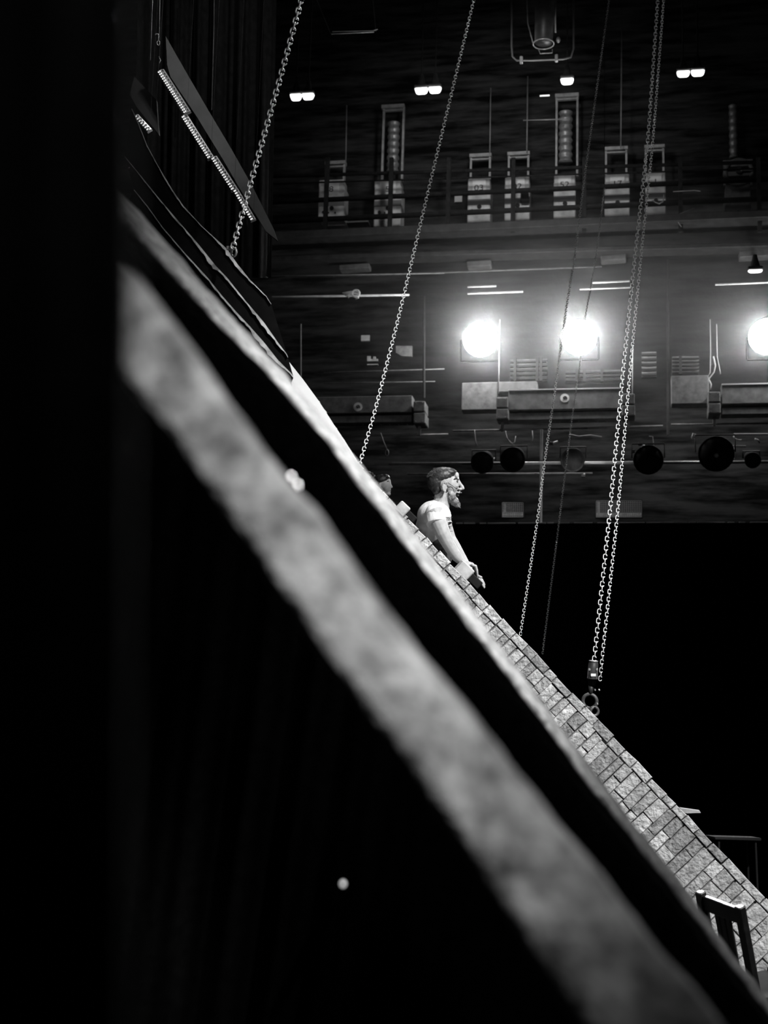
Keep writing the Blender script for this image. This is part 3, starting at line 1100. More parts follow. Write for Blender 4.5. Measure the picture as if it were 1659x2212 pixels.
# beard
b = MB()
F.e(b, 982, 1084, 10, 9, 0.046, 0, 10)
F.e(b, 976, 1075, 9, 10, 0.060, 0, 25)
F.e(b, 970, 1066, 5.5, 9, 0.0645, 0, 20)
F.e(b, 966, 1056, 3.2, 9, 0.0685)
F.t(b, [(984, 1088), (988, 1095)], [7, 3.5])
F.e(b, 994, 1064.5, 3.8, 1.8, 0.028)
beard = organic('beard', b, 0.004, BEARD, man, 1, 0.004, 90)
b = MB()
for i in range(420):
    th_ = random.uniform(0, 1)
    bx, by = lerp(968, 990, th_) + random.uniform(-4, 4), lerp(1068, 1088, th_) + random.uniform(-4, 5)
    base = F.q(bx, by, random.choice((-1, 1)) * lerp(0.060, 0.02, th_) * random.uniform(0.7, 1.05))
    tuft(b, base, (cr * random.uniform(0.0, 0.7) - cu + fwd * random.uniform(-.3, .3)).normalized(), random.uniform(0.008, 0.020), 0.0012)
obj('beard_strands', b, mat('pale_beard_strands', 0.28, 0.6, var=0.5, scale=50), beard)
# eye, brow, mouth, headset
b = MB()
for sgn in (-1, 1):
    F.e(b, 985.5, 1040.5, 4.0, 2.3, 0.011, sgn * 0.035, 8)
obj('eye', b, mat('eye_shadowed', 0.03, 0.3), man, True)
b = MB()
for sgn in (-1, 1):
    F.t(b, [(979, 1036.5, sgn * 0.052), (985, 1033, sgn * 0.047), (991, 1034, sgn * 0.028)], [1.2, 1.7, 1.2])
obj('eyebrow', b, HAIR, man, True)
obj('mouth', F.e(MB(), 988.5, 1071, 3.2, 3.0, 0.022, 0, 0), mat('dark_mouth', 0.01, 0.6), man, True)
hs = F.t(MB(), [(961, 1041, -0.086), (967, 1044, -0.078), (975, 1049, -0.070), (984, 1055.5, -0.062)], [0.55, 0.55, 0.55, 0.55])
F.e(hs, 985, 1056, 1.5, 1.4, 0.004, -0.061)
obj('headset_microphone', hs, INK, man, True)
obj('headset_wire', F.t(MB(), [(958, 1061, -0.083), (955, 1070, -0.070), (949, 1076, -0.070), (940, 1076, -0.060), (934, 1073, -0.045)], [0.5] * 5), INK, man, True)


def text_mesh(s, size):
    cu_ = bpy.data.curves.new('t', 'FONT')
    cu_.body = s
    cu_.size = size
    cu_.align_x = 'CENTER'
    cu_.align_y = 'CENTER'
    cu_.extrude = 0.0
    o = bpy.data.objects.new('t', cu_)
    C.objects.link(o)
    dg = bpy.context.evaluated_depsgraph_get()
    me = bpy.data.meshes.new_from_object(o.evaluated_get(dg))
    bpy.data.objects.remove(o)
    return [Vector(v.co) for v in me.vertices], [tuple(p.vertices) for p in me.polygons]


def text(mb, s, size, c, X, Z, sx=1.0, th=0.002):
    vs, fs = text_mesh(s, size)
    N = X.cross(Z).normalized()
    n_ = len(vs)
    if not n_:
        return mb
    a = [Vector(c) + X * (v.x * sx) + Z * v.y - N * 0 for v in vs]
    mb.add(a, fs)
    return mb


# printed chest: lettering lies on the front right of the shirt
SHIRT_OBJ = [o for o in man.children if o.name.startswith('t_shirt')][0]
me_s = SHIRT_OBJ.data
from mathutils.bvhtree import BVHTree
bvh = BVHTree.FromPolygons([v.co for v in me_s.vertices], [tuple(p.vertices) for p in me_s.polygons])
mo = parent_loc(man)
pr = MB()
X_ = (cr * 0.80 + fwd * 0.6).normalized()
for s_, y, sz in (('UVEN', 1122.5, 0.030), ('ITY', 1131.5, 0.026), ('VE', 1141.5, 0.036)):
    text(pr, s_, sz, F.q(968.5, y, -0.10), X_, cu, 0.62)
for y0 in (1117.5, 1127.5, 1136, 1147):
    pr.box(F.q(968.5, y0, -0.10), (X_, X_.cross(cu), cu), (0.030, 0.0005, 0.0013))
proj = []
for v in pr.v:
    hit = bvh.ray_cast(v - fwd * 0.3 - mo, fwd)
    proj.append((hit[0] + mo - fwd * 0.0025) if hit[0] is not None else v)
pr.v = proj
obj('shirt_print', pr, INK, SHIRT_OBJ, label='dark lettering printed across the chest')

# second person: dark-haired head further back
D2 = 12.6
F2 = Fig(D2, FPX / D2)
p2 = thing('person', P(826, 1440, D2), 'dark-haired person half hidden behind the parapet, face turned right', 'person')
b = MB()
F2.e(b, 825, 1044, 16, 17, 0.072)
F2.e(b, 834, 1050, 11, 19, 0.060, 0, 8)
F2.t(b, [(842, 1044), (845.5, 1051), (846.5, 1054)], [1.8, 2.4, 2.4])
F2.e(b, 840, 1040, 4, 3, 0.045)
F2.e(b, 842, 1058, 2.8, 1.6, 0.022)
F2.e(b, 841.5, 1062, 2.8, 1.8, 0.022)
F2.e(b, 838, 1067, 6, 5, 0.035)
F2.e(b, 820, 1049, 3, 6, 0.010, -0.078)
F2.t(b, [(826, 1062), (822, 1085)], [12, 14])
F2.e(b, 815, 1120, 32, 40, 0.19)
F2.e(b, 815, 1180, 28, 50, 0.15)
for sgn in (-1, 1):
    F2.t(b, [(812, 1098, sgn * 0.2), (814, 1150, sgn * 0.25), (835, 1190, sgn * 0.24)], [13, 11, 8])
    F2.t(b, [(835, 1190, sgn * 0.24), (842, 1200, sgn * 0.24)], [7, 5])
    for i in range(4):
        F2.t(b, [(841, 1198, sgn * 0.24 + (i - 1.5) * 0.02), (846, 1208, sgn * 0.24 + (i - 1.5) * 0.021)], [2.2, 1.7])
    F2.t(b, [(837, 1194, sgn * 0.20), (843, 1200, sgn * 0.19)], [2.4, 1.8])
    F2.t(b, [(815, 1215, sgn * 0.09), (818, 1320, sgn * 0.10), (815, 1425, sgn * 0.10), (830, 1436, sgn * 0.11)], [20, 14, 9, 8])
organic('body', b, 0.005, SKIN, p2, 3)
b = MB()
F2.e(b, 822, 1037, 17.5, 12, 0.080, 0, -12)
F2.e(b, 816, 1045, 10, 16, 0.078)
F2.e(b, 834, 1030, 8.5, 5.5, 0.06, 0, 20)
organic('hair', b, 0.005, HAIR, p2, 2, 0.004, 50)
b = MB()
F2.e(b, 815, 1122, 35, 42, 0.205)
F2.e(b, 815, 1180, 31, 52, 0.17)
organic('dark_top', b, 0.009, BLACK, p2, 3)
b = MB()
for sgn in (-1, 1):
    F2.e(b, 837, 1046, 3.0, 1.7, 0.010, sgn * 0.042)
    F2.t(b, [(833, 1041.5, sgn * 0.050), (838, 1040, sgn * 0.044), (842, 1041, sgn * 0.030)], [1.2, 1.5, 1.1])
F2.e(b, 842, 1060.2, 3.0, 1.0, 0.020)
obj('face_features', b, MATS['eye_shadowed'], p2, True)
# third person: top of a curly head
D3 = 14.0
F3 = Fig(D3, FPX / D3)
p3 = thing('person', P(790, 1420, D3), 'person of whom only curly hair shows above the parapet at the second chain', 'person')
b = MB()
F3.e(b, 787, 1043, 16, 18, 0.072)
F3.e(b, 794, 1052, 10, 15, 0.058)
F3.t(b, [(800, 1046), (804, 1054)], [2, 2.5])
F3.t(b, [(788, 1060), (785, 1085)], [12, 14])
F3.e(b, 780, 1120, 32, 40, 0.19)
F3.e(b, 780, 1180, 28, 50, 0.15)
for sgn in (-1, 1):
    F3.t(b, [(777, 1098, sgn * 0.2), (779, 1150, sgn * 0.24), (790, 1195, sgn * 0.22)], [13, 11, 7])
    F3.t(b, [(780, 1215, sgn * 0.09), (783, 1320, sgn * 0.10), (780, 1410, sgn * 0.10), (796, 1418, sgn * 0.11)], [20, 14, 9, 8])
organic('body', b, 0.006, SKIN, p3, 3)
b = MB()
for i in range(90):
    a, ph = random.uniform(-0.2, math.pi + 0.3), random.uniform(-1.2, 1.2)
    F3.e(b, 786 + 16 * math.cos(a) * math.cos(ph), 1040 - 16 * math.sin(a) * math.cos(ph), 3.2, 3.0, 0.014, 0.075 * math.sin(ph))
F3.e(b, 786, 1040, 16, 16, 0.074)
organic('hair', b, 0.005, mat('mid_brown_hair', 0.10, 0.6, var=0.6, scale=40), p3, 1)

p3.location = Vector(p3.location) + cr * (8 * D3 / FPX) + cu * (4 * D3 / FPX)

# risers that the three stand on, behind the parapet
rm = MB()
for x0, x1, yb, d in ((870, 1000, 1592, 9.15), (790, 868, 1436, 12.6), (755, 815, 1405, 14.0)):
    q = P((x0 + x1) / 2, yb, d)
    hw = (x1 - x0) / 2 * d / FPX + 0.1
    rm.box(Vector((q.x, q.y + 0.05, q.z / 2 - 0.045)), XYZ, (hw, 0.42 if d < 10 else 0.30, q.z / 2 - 0.045))
tag(obj('stage_riser', rm, BLACKP), 'black stage riser behind the parapet that the players stand on', 'platform')

# ------------------------------------------------------------------ gallery on the back wall
GO = 0.30


def num_unit(x0, y0, x1, y1, ftop, fx0, fx1, num, drum, label, dim=1.0):
    base = W((x0 + x1) / 2, y1, GO)
    t = thing('winch_unit', base, label, 'winch', 'numbered winch units on the gallery')
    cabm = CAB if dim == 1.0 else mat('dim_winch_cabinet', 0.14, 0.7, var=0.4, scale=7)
    mb = MB()
    wbox(mb, x0, y0 + 14, x1, y1, GO, 0.35, 0.012)
    obj('cabinet', mb, cabm, t)
    mb = MB()
    wbox(mb, x0 + 1, y0, x1 - 1, y0 + 16, GO + 0.05, 0.28, 0.01)
    obj('hood', mb, PALEMETAL if dim == 1.0 else cabm, t)
    f = MB()
    wbox(f, fx0, ftop, fx1, ftop + 7, GO + 0.05, 0.12)
    wbox(f, fx0 + 1, ftop + 6, fx0 + 5, y0 + 2, GO + 0.08, 0.06)
    wbox(f, fx1 - 5, ftop + 6, fx1 - 1, y0 + 2, GO + 0.08, 0.06)
    wbox(f, fx0 + 4, ftop + 11, fx1 - 4, ftop + 14, GO + 0.10, 0.05)
    obj('frame', f, mat('pale_frame_metal', 0.30, 0.6, var=0.3, scale=10) if dim == 1.0 else cabm, t)
    if num:
        mb = MB()
        wbox(mb, x0 + (x1 - x0) * .22, y0 + 4, x1 - (x1 - x0) * .20, y0 + 30, GO + 0.352, 0.008)
        obj('number_plate', mb, mat('number_plate_paper', 0.62, 0.7, var=0.1, scale=9), t)
        mb = text(MB(), num, 0.135, W((x0 + x1) / 2, y0 + 21, GO + 0.364), WU, WZ, 1.15)
        obj('number', mb, INK, t, label='black number ' + num)
    mb = MB()
    wbox(mb, x0, y0 + 45, x1, y0 + 57, GO + 0.34, 0.02)
    obj('dark_band', mb, mat('mid_grey_band', 0.14, 0.7), t)
    for sx, sy, r in ((0.2, 71, 0.025), (0.52, 62, 0.035), (0.66, 72, 0.015), (0.40, 72, 0.012)):
        obj('knob', MB().disc(W(x0 + (x1 - x0) * sx, y0 + sy, GO + 0.352), WN, r, r, 0.02, 14), INK, t)
    if drum:
        dx0, dx1, dy0, dy1 = drum
        mb = MB()
        c = wpt(0, 0, 0)
        uc = wuz((dx0 + dx1) / 2, (dy0 + dy1) / 2, GO + 0.1)[0]
        r = abs(wuz(dx1, dy0, GO + .1)[0] - wuz(dx0, dy0, GO + .1)[0]) / 2
        z1, z0 = wuz((dx0 + dx1) / 2, dy0, GO + .1)[1], wuz((dx0 + dx1) / 2, dy1, GO + .1)[1]
        rings = []
        nn = 64
        for i in range(nn + 1):
            z = lerp(z0, z1, i / nn)
            rr = r * (1.0 + 0.10 * math.cos(i / nn * 2 * math.pi * 7))
            rings.append([wpt(uc + rr * math.cos(a), z, GO + 0.12 + rr * math.sin(a)) for a in [2 * math.pi * k / 16 for k in range(16)]])
        mb.loft(rings)
        obj('drum', mb, DRUM, t, True)
    return t


num_unit(688, 388, 743, 470, 347, 702, 746, '8', None, 'winch unit with a single digit, leftmost on the gallery')
num_unit(808, 388, 866, 490, 225, 824, 873, '5', (838, 862, 268, 372), 'winch unit with a dim tall drum, second from the left')
num_unit(1010, 385, 1059, 484, 331, 1014, 1061, '03', None, 'winch unit numbered 03 just right of the long chain')
num_unit(1090, 382, 1144, 480, 327, 1096, 1144, '02', None, 'winch unit numbered 02 with a dark box hung in front')
num_unit(1196, 378, 1243, 476, 201, 1199, 1250, '52', (1208, 1236, 245, 352), 'winch unit numbered 52 with a tall bright drum above')
num_unit(1306, 376, 1360, 472, 316, 1306, 1356, '17', None, 'winch unit numbered 17 on the right part of the gallery')
num_unit(1394, 372, 1438, 468, 312, 1392, 1436, '1', None, 'winch unit partly behind the pair of chains')
num_unit(1566, 398, 1622, 462, 345, 1562, 1626, '', (1575, 1592, 230, 342), 'dim winch unit with a round pulley near the right edge', 0.5)
pl = thing('pulley_wheel', W(1596, 395, 0.75), 'dim round pulley wheel on the winch near the right edge', 'pulley')
obj('rim', MB().torus(W(1596, 372, 0.75), WN, 0.20, 0.035, xdir=WU), mat('dim_pulley', 0.10, 0.6), pl, True)
obj('crossbar', wbox(MB(), 1562, 370, 1626, 380, 0.70, 0.06), MATS['dim_pulley'], pl)
obj('hub', MB().disc(W(1596, 372, 0.72), WN, 0.05, 0.05, 0.08), DARKSTEEL, pl)
obj('wheel_clip', wbox(MB(), 1600, 365, 1626, 368, 0.78, 0.03), STEEL, pl)

# dark box in front of unit 02, cable loop etc.
tag(obj('junction_box', wbox(MB(), 1124, 414, 1142, 434, 0.70, 0.12, 0.01), BLACKP), 'small black junction box hung on the railing before winch 02', 'box')
tag(obj('wall_notice', wbox(MB(), 982, 422, 998, 436, 0.05, 0.02), mat('notice_paper', 0.55, 0.7)), 'small blank white notice left of winch 03', 'sign')
fr_ = MB()
wbox(fr_, 748, 477, 795, 480, 0.3, 0.3)
wbox(fr_, 791, 479, 796, 500, 0.3, 0.05)
tag(obj('shelf_bracket', fr_, mat('dim_grey_paint', 0.12, 0.7)), 'dim angled shelf bracket between the two left winches', 'bracket')

# railing
rl = thing('gallery_railing', W(1100, 500, 1.0), 'dark gallery railing running in front of the winch units', 'railing')
for ya, yb, r in ((376, 352, 0.030), (432, 388, 0.042), (474, 430, 0.045), (392, 366, 0.015)):
    mb = MB().tube([W(560, ya + 6, 1.05), W(1720, yb - 4, 1.05)], r, 8)
    obj('rail', mb, BLACKP, rl, True)
for x in (704, 843, 968, 1108, 1262, 1470, 1640):
    mb = MB()
    wbox(mb, x - 4.5, 340, x + 4.5, 500, 1.06, 0.06)
    obj('post', mb, BLACKP, rl)

# galleries: horizontal floor beams, ducts and pipes
def beam(x0, ya, x1, yb, h, off, th, m, label, name='steel_beam', cat='beam', grp=None):
    mb = MB()
    p0, p1 = W(x0, ya, off), W(x1, yb, off)
    t = (p1 - p0).normalized()
    up = (WZ - t * WZ.dot(t)).normalized()
    hh = h * 22 / FPX / 2
    mb.bevbox((p0 + p1) / 2, (t, WN, up), ((p1 - p0).length / 2, th / 2, hh), min(0.01, hh * 0.3))
    return tag(obj(name, mb, m), label, cat, grp)


DIMB = mat('dim_beam_paint', 0.028, 0.7, var=0.4, scale=8)
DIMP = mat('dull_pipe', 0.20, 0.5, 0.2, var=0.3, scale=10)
beam(560, 522, 1720, 472, 16, 1.0, 0.5, DIMB, 'long dark floor beam directly under the gallery railing')
beam(580, 565, 1720, 533, 10, 0.9, 0.3, DIMB, 'dark horizontal beam below the gallery floor beam')
for k_, (x0, ya, x1, yb, h, lab) in enumerate(((735, 582, 800, 578, 11, 'short pale duct segment left under the gallery'), (1010, 575, 1062, 572, 12, 'short pale duct segment above the left floodlight'),
                                  (1298, 562, 1352, 558, 12, 'short pale duct segment near the pair of chains'), (1596, 554, 1700, 548, 14, 'pale duct segment at the right edge'))):
    beam(x0, ya, x1, yb, h, 0.8, 0.2, mat('pale_duct', 0.08, 0.7, var=0.4, scale=8), lab, 'duct_segment', 'duct', 'duct segments under the gallery')


def pipe(x0, ya, x1, yb, off, r, m, label, grp=None):
    return tag(obj('pipe', MB().tube([W(x0, ya, off), W(lerp(x0, x1, .5), lerp(ya, yb, .5), off), W(x1, yb, off)], r, 10), m, smooth=True), label, 'pipe', grp)


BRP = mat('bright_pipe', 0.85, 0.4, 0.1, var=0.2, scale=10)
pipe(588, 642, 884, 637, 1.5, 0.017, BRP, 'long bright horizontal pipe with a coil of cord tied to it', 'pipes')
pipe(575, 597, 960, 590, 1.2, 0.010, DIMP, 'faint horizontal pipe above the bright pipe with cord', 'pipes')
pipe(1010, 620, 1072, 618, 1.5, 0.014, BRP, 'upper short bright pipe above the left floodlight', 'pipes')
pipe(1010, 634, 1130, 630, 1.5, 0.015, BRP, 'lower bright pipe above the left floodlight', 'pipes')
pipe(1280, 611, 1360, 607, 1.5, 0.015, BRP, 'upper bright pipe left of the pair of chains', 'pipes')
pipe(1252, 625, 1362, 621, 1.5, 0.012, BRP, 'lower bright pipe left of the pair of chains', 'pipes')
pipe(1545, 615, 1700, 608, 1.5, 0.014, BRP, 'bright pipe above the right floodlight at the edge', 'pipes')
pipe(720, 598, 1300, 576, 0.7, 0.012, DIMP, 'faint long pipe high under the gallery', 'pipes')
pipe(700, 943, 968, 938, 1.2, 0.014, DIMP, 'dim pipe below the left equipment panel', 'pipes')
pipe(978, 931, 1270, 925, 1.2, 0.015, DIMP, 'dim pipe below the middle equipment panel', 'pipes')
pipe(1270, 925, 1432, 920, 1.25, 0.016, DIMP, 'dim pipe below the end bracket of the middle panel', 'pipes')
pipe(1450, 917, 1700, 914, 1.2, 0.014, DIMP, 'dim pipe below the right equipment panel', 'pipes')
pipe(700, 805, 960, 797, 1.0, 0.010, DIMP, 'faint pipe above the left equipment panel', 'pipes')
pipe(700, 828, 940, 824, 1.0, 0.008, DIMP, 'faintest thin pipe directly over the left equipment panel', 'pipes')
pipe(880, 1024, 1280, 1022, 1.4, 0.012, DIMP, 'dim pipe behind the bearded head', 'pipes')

# bundle of cord on the bright pipe
cb = MB()
for i in range(5):
    y = 630 + i * 2.6
    cb.tube([W(740 + i * 3, y + 3, 1.56), W(756, y, 1.58), W(770, y - 1 + (i % 2), 1.6), W(775, y + 3, 1.58), W(768, y + 6, 1.55)], 0.008, 6)
cb.torus(W(769, 634, 1.6), WN, 0.055, 0.014, xdir=WU)
tag(obj('cord_coil', cb, mat('white_cord', 0.7, 0.8), smooth=True), 'white cord coiled and tied on the long bright pipe', 'cord')

# ventilation / label plates left of the floods
tag(obj('wall_plate', wbox(MB(), 780, 724, 798, 736, 0.6, 0.04), mat('plate_white', 0.5, 0.7, var=0.2)), 'small pale plate on the dark wall left of the second chain, upper one', 'plate')
pl_ = MB(); wbox(pl_, 793, 769, 800, 780, 0.6, 0.05); wbox(pl_, 800, 775, 816, 780, 0.6, 0.04); wbox(pl_, 806, 770, 811, 776, 0.6, 0.05); wbox(pl_, 793, 786, 816, 788, 0.6, 0.05)
tag(obj('switch_box', pl_, mat('plate_pale', 0.5, 0.6, var=0.3)), 'small pale switch box with a bar below it, left of second chain', 'switch')
pl_ = MB(); pl_.prism([W(855, 747, 0.62), W(890, 747, 0.62), W(890, 770, 0.62), W(868, 769, 0.62), W(855, 762, 0.62)], -WN * 0.05)
tag(obj('paper_sheet', pl_, mat('sheet_grey', 0.34, 0.8, var=0.4)), 'pale sheet with a cut corner on the wall right of the second chain', 'sheet')

# equipment panels
def sticker(parent, px_, py_, off):
    obj('round_sticker', MB().disc(W(px_, py_, off), WN, 0.066, 0.066, 0.008, 28), mat('sticker_white', 0.75, 0.6), parent)
    mb = MB()
    c = W(px_, py_, off + 0.010)
    pts = []
    for i in range(20):
        a = math.radians(-40 + i * 17)
        r = 0.030 - 0.0009 * i
        pts.append(c + WU * (r * math.cos(a)) + WZ * (r * math.sin(a)))
    mb.tube(pts, 0.008, 6)
    mb.tube([c - WU * 0.018 - WZ * 0.012, c + WU * 0.016 + WZ * 0.002], 0.008, 6)
    obj('sticker_emblem', mb, INK, parent, label='dark curled emblem')


def panel(main, strip, br, left, label, st_, edge):
    x0, y0, x1, y1 = main
    t = thing('equipment_panel', W((x0 + x1) / 2, strip[3], 1.3), label, 'panel', 'equipment panels on the back wall')
    obj('fascia', wbox(MB(), x0, y0, x1, y1, 1.2, 0.25, 0.008), GREYPANEL, t)
    obj('lower_strip', wbox(MB(), *strip, 1.2, 0.22, 0.008), GREYPANEL, t)
    obj('gap_shadow_strip', wbox(MB(), x0, y1 - 1, x1, strip[1] + 1, 1.15, 0.2), BLACKP, t)  # black strip put in as the shade between fascia and lower strip
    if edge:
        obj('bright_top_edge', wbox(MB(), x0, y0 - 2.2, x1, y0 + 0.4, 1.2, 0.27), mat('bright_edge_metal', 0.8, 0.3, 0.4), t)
    rv = MB()
    nb = 12
    for i in range(nb):
        rv.disc(W(lerp(x0, x1, (i + 0.5) / nb), strip[3] + 4.5, 1.3), WN, 0.008, 0.006, 0.02, 8)
    obj('bolt_row', rv, STEEL, t)
    for i, b_ in enumerate(br):
        bx0, by0, bx1, by1 = b_
        mb = MB()
        wbox(mb, bx0, by0, bx1, (by0 + by1) / 2 - 1.5, 1.2, 0.34, 0.01)
        wbox(mb, bx0, (by0 + by1) / 2 + 1.5, bx1 + 1, by1, 1.2, 0.34, 0.01)
        k_ = obj('end_bracket', mb, GREYPANEL, t)
        mb = MB()
        for fx in (0.2, 0.8):
            for y in (by0 + 4, by1 - 4):
                mb.disc(W(lerp(bx0, bx1, fx), y, 1.54), WN, 0.010, 0.008, 0.015, 8)
        obj('bolt', mb, STEEL, k_)
        obj('hanger', wbox(MB(), (bx0 + bx1) / 2 - 3, by1 - 2, (bx0 + bx1) / 2 + 3, by1 + 26, 1.3, 0.05), DIMP, t)
    for l_ in left:
        obj('side_panel', wbox(MB(), *l_, 1.0, 0.25, 0.008), GREYPANEL, t)
    if st_:
        sticker(t, st_[0], st_[1], 1.452)
    return t


panel((660, 856, 890, 892), (660, 898, 890, 913), [(893, 866, 918, 914)], [], 'dim grey equipment panel with a round sticker beside the second chain', (773, 879), False)
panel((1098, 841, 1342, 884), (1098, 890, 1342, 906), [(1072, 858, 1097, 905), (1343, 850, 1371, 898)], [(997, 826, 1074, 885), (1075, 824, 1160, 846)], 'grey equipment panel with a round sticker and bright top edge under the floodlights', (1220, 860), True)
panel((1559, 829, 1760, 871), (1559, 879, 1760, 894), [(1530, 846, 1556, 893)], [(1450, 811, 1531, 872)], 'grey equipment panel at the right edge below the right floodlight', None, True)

# slatted radiator-like racks behind the floods
def rack(x0, y0, x1, y1, n_, label, posts):
    t = thing('slatted_rack', W((x0 + x1) / 2, y1, 0.8), label, 'rack', 'slatted racks below the floodlights')
    obj('backing', wbox(MB(), x0, y0, x1, y1, 0.5, 0.1), mat('rack_backing', 0.22, 0.7, var=0.3), t)
    for i in range(n_):
        y = lerp(y0, y1, (i + 0.5) / n_)
        obj('slat', wbox(MB(), x0, y - (y1 - y0) / n_ * 0.22, x1, y + (y1 - y0) / n_ * 0.22, 0.62, 0.04), mat('rack_slat', 0.03, 0.7), t)
    for x in posts:
        obj('upright', wbox(MB(), x - 3, y0 - 4, x + 3, y1, 0.66, 0.05), MATS['rack_slat'], t)
    return t


rack(1102, 776, 1182, 822, 5, 'slatted rack between the left and middle floodlights', (1112, 1160, 1168))
rack(1222, 800, 1345, 824, 3, 'slatted rack below and right of the middle floodlight', (1246, 1262, 1300))
rack(1452, 770, 1510, 808, 5, 'slatted rack left of the right floodlight', (1470,))
rack(1386, 760, 1418, 814, 5, 'small slatted rack right of the pair of chains', ())

# vertical columns
for x, y0, y1, off, m, lab in ((650, 700, 840, 1.4, DIMP, 'faint thin vertical pole beside the black boards'), (916, 640, 860, 1.0, DIMB, 'dim vertical post left of the left floodlight'),
                              (1170, 928, 1130, 1.7, mat('pale_post_paint', 0.16, 0.7, var=0.3), 'pale vertical post below the middle floodlight'), (1443, 560, 940, 0.5, DIMB, 'dark vertical post between middle and right floodlights')):
    mb = MB()
    wd = 2 if x in (650,) else 4
    p0, p1 = W(x, y0, off), W(x - (2 if x == 1170 else 0), y1, off)
    mb.tube([p0, p1], wd * 22 / FPX * 0.7, 8)
    tag(obj('wall_post', mb, m), lab, 'post')

# floodlights
fl_lab = ['left of the two blazing floodlights in the middle of the gallery', 'blazing floodlight behind the faint chain, middle one of three', 'blazing floodlight cut off by the right edge']
for (x, y), lab in zip(((1038, 733), (1251, 729), (1657, 727)), fl_lab):
    t = thing('floodlight', W(x, y + 48, 1.1), lab, 'lamp', 'floodlights on the gallery')
    c = W(x, y, 1.25)
    dirv = (CAM + Vector((1.0, 4, 2.0)) - c).normalized()
    obj('housing', MB().disc(c - dirv * 0.30, dirv, 0.16, 0.27, 0.30), DARKSTEEL, t, True)
    obj('lens', MB().ell(c, (dirv.orthogonal().normalized(), dirv.cross(dirv.orthogonal().normalized()), dirv), (0.265, 0.265, 0.06), 28, 12), LENS, t, True)
    yk = MB()
    for sx in (-1, 1):
        yk.tube([c - dirv * 0.15 + WU * (0.29 * sx), c - dirv * 0.15 + WU * (0.29 * sx) - WZ * 0.34], 0.015, 6)
    yk.tube([c - dirv * 0.15 + WU * 0.29 - WZ * 0.34, c - dirv * 0.15 - WU * 0.29 - WZ * 0.34], 0.015, 6)
    obj('yoke', yk, BLACKP, t)
    l = spot('flood_beam', c + dirv * 0.12, CAM + Vector((1.0, 9.0, 2.5)), 500, 60, 0.5, 0.2)
    point('flood_spill', c + dirv * 0.40, 95, 0.2)

# overhead work lights
wl = [((627, 651), (200, 216), 'left glowing bowl of the leftmost pair of overhead work lights'), ((653, 678), (199, 214), 'right glowing bowl of the leftmost pair of overhead work lights'),
      ((896, 924), (187, 202), 'left glowing bowl of the pair beside the second chain'), ((926, 953), (185, 200), 'right glowing bowl of the pair beside the second chain'),
      ((1211, 1239), (167, 181), 'single glowing overhead work light above winch 52'),
      ((1462, 1490), (151, 165), 'left glowing bowl of the rightmost pair of overhead work lights'), ((1493, 1522), (149, 163), 'right glowing bowl of the rightmost pair of overhead work lights'),
      ((1616, 1647), (583, 588), 'low flat glowing lamp by the right edge above the floodlight')]
for (x0, x1), (y0, y1), lab in wl:
    off = 2.4
    c = W((x0 + x1) / 2, y1, off)
    t = thing('work_light', c, lab, 'lamp', 'overhead work lights')
    hw = abs(wuz(x1, y1, off)[0] - wuz(x0, y1, off)[0]) / 2
    hh = abs(wuz(x0, y0, off)[1] - wuz(x0, y1, off)[1]) * 0.62
    mb = MB()
    rings = []
    for f, k in ((0, 0.62), (0.15, 0.78), (0.5, 0.90), (1, 1.0)):
        rings.append([c + WU * (a * hw * k) + WN * (b_ * 0.05 * k) + WZ * (hh * f) for a, b_ in ((1, .6), (.8, 1), (-.8, 1), (-1, .6), (-1, -.6), (-.8, -1), (.8, -1), (1, -.6))])
    mb.loft(rings)
    obj('bowl', mb, BOWL, t)
    mb = MB()
    mb.bevbox(c + WZ * (hh + 0.03), WAX, (hw * 1.04, 0.06, 0.02), 0.008)
    obj('rim', mb, DARKSTEEL, t)
    mb = MB()
    mb.disc(c + WZ * (hh + 0.05), WZ, hw * 0.7, hw * 0.3, 0.18, 12)
    obj('cap', mb, BLACKP, t)
    if y0 > 500:
        obj('wall_arm', MB().tube([c + WZ * (hh + 0.12), W((x0 + x1) / 2, y0 - 8, 0.02)], 0.02, 6), BLACKP, t)
    else:
        obj('drop_pipe', MB().tube([c + WZ * (hh + 0.2), Vector((c.x, c.y, 19.0))], 0.012, 6), BLACKP, t)
point('work_light_glow', W(925, 215, 2.4), 12, 0.2)
point('work_light_glow', W(1225, 200, 2.4), 14, 0.2)
point('work_light_glow', W(1492, 185, 2.4), 8, 0.2)
point('work_light_glow', W(650, 235, 2.4), 8, 0.2)
spot('pipe_light', W(760, 560, 3.2), W(730, 640, 1.5), 22, 85, 1.0)
tag(obj('flat_ceiling_lamp', wbox(MB(), 1166, 205, 1187, 207, 2.2, 0.02), mat('dim_lit_strip', 0.8, 0.5, emit=0.35)), 'thin dim strip lamp left of winch 52 drum', 'lamp')
# unseen fill lamp added to bring up the winch units
spot('gallery_fill_light', W(1080, 90, 5.5), W(1090, 430, 0.5), 400, 75, 1.0, 0.3)

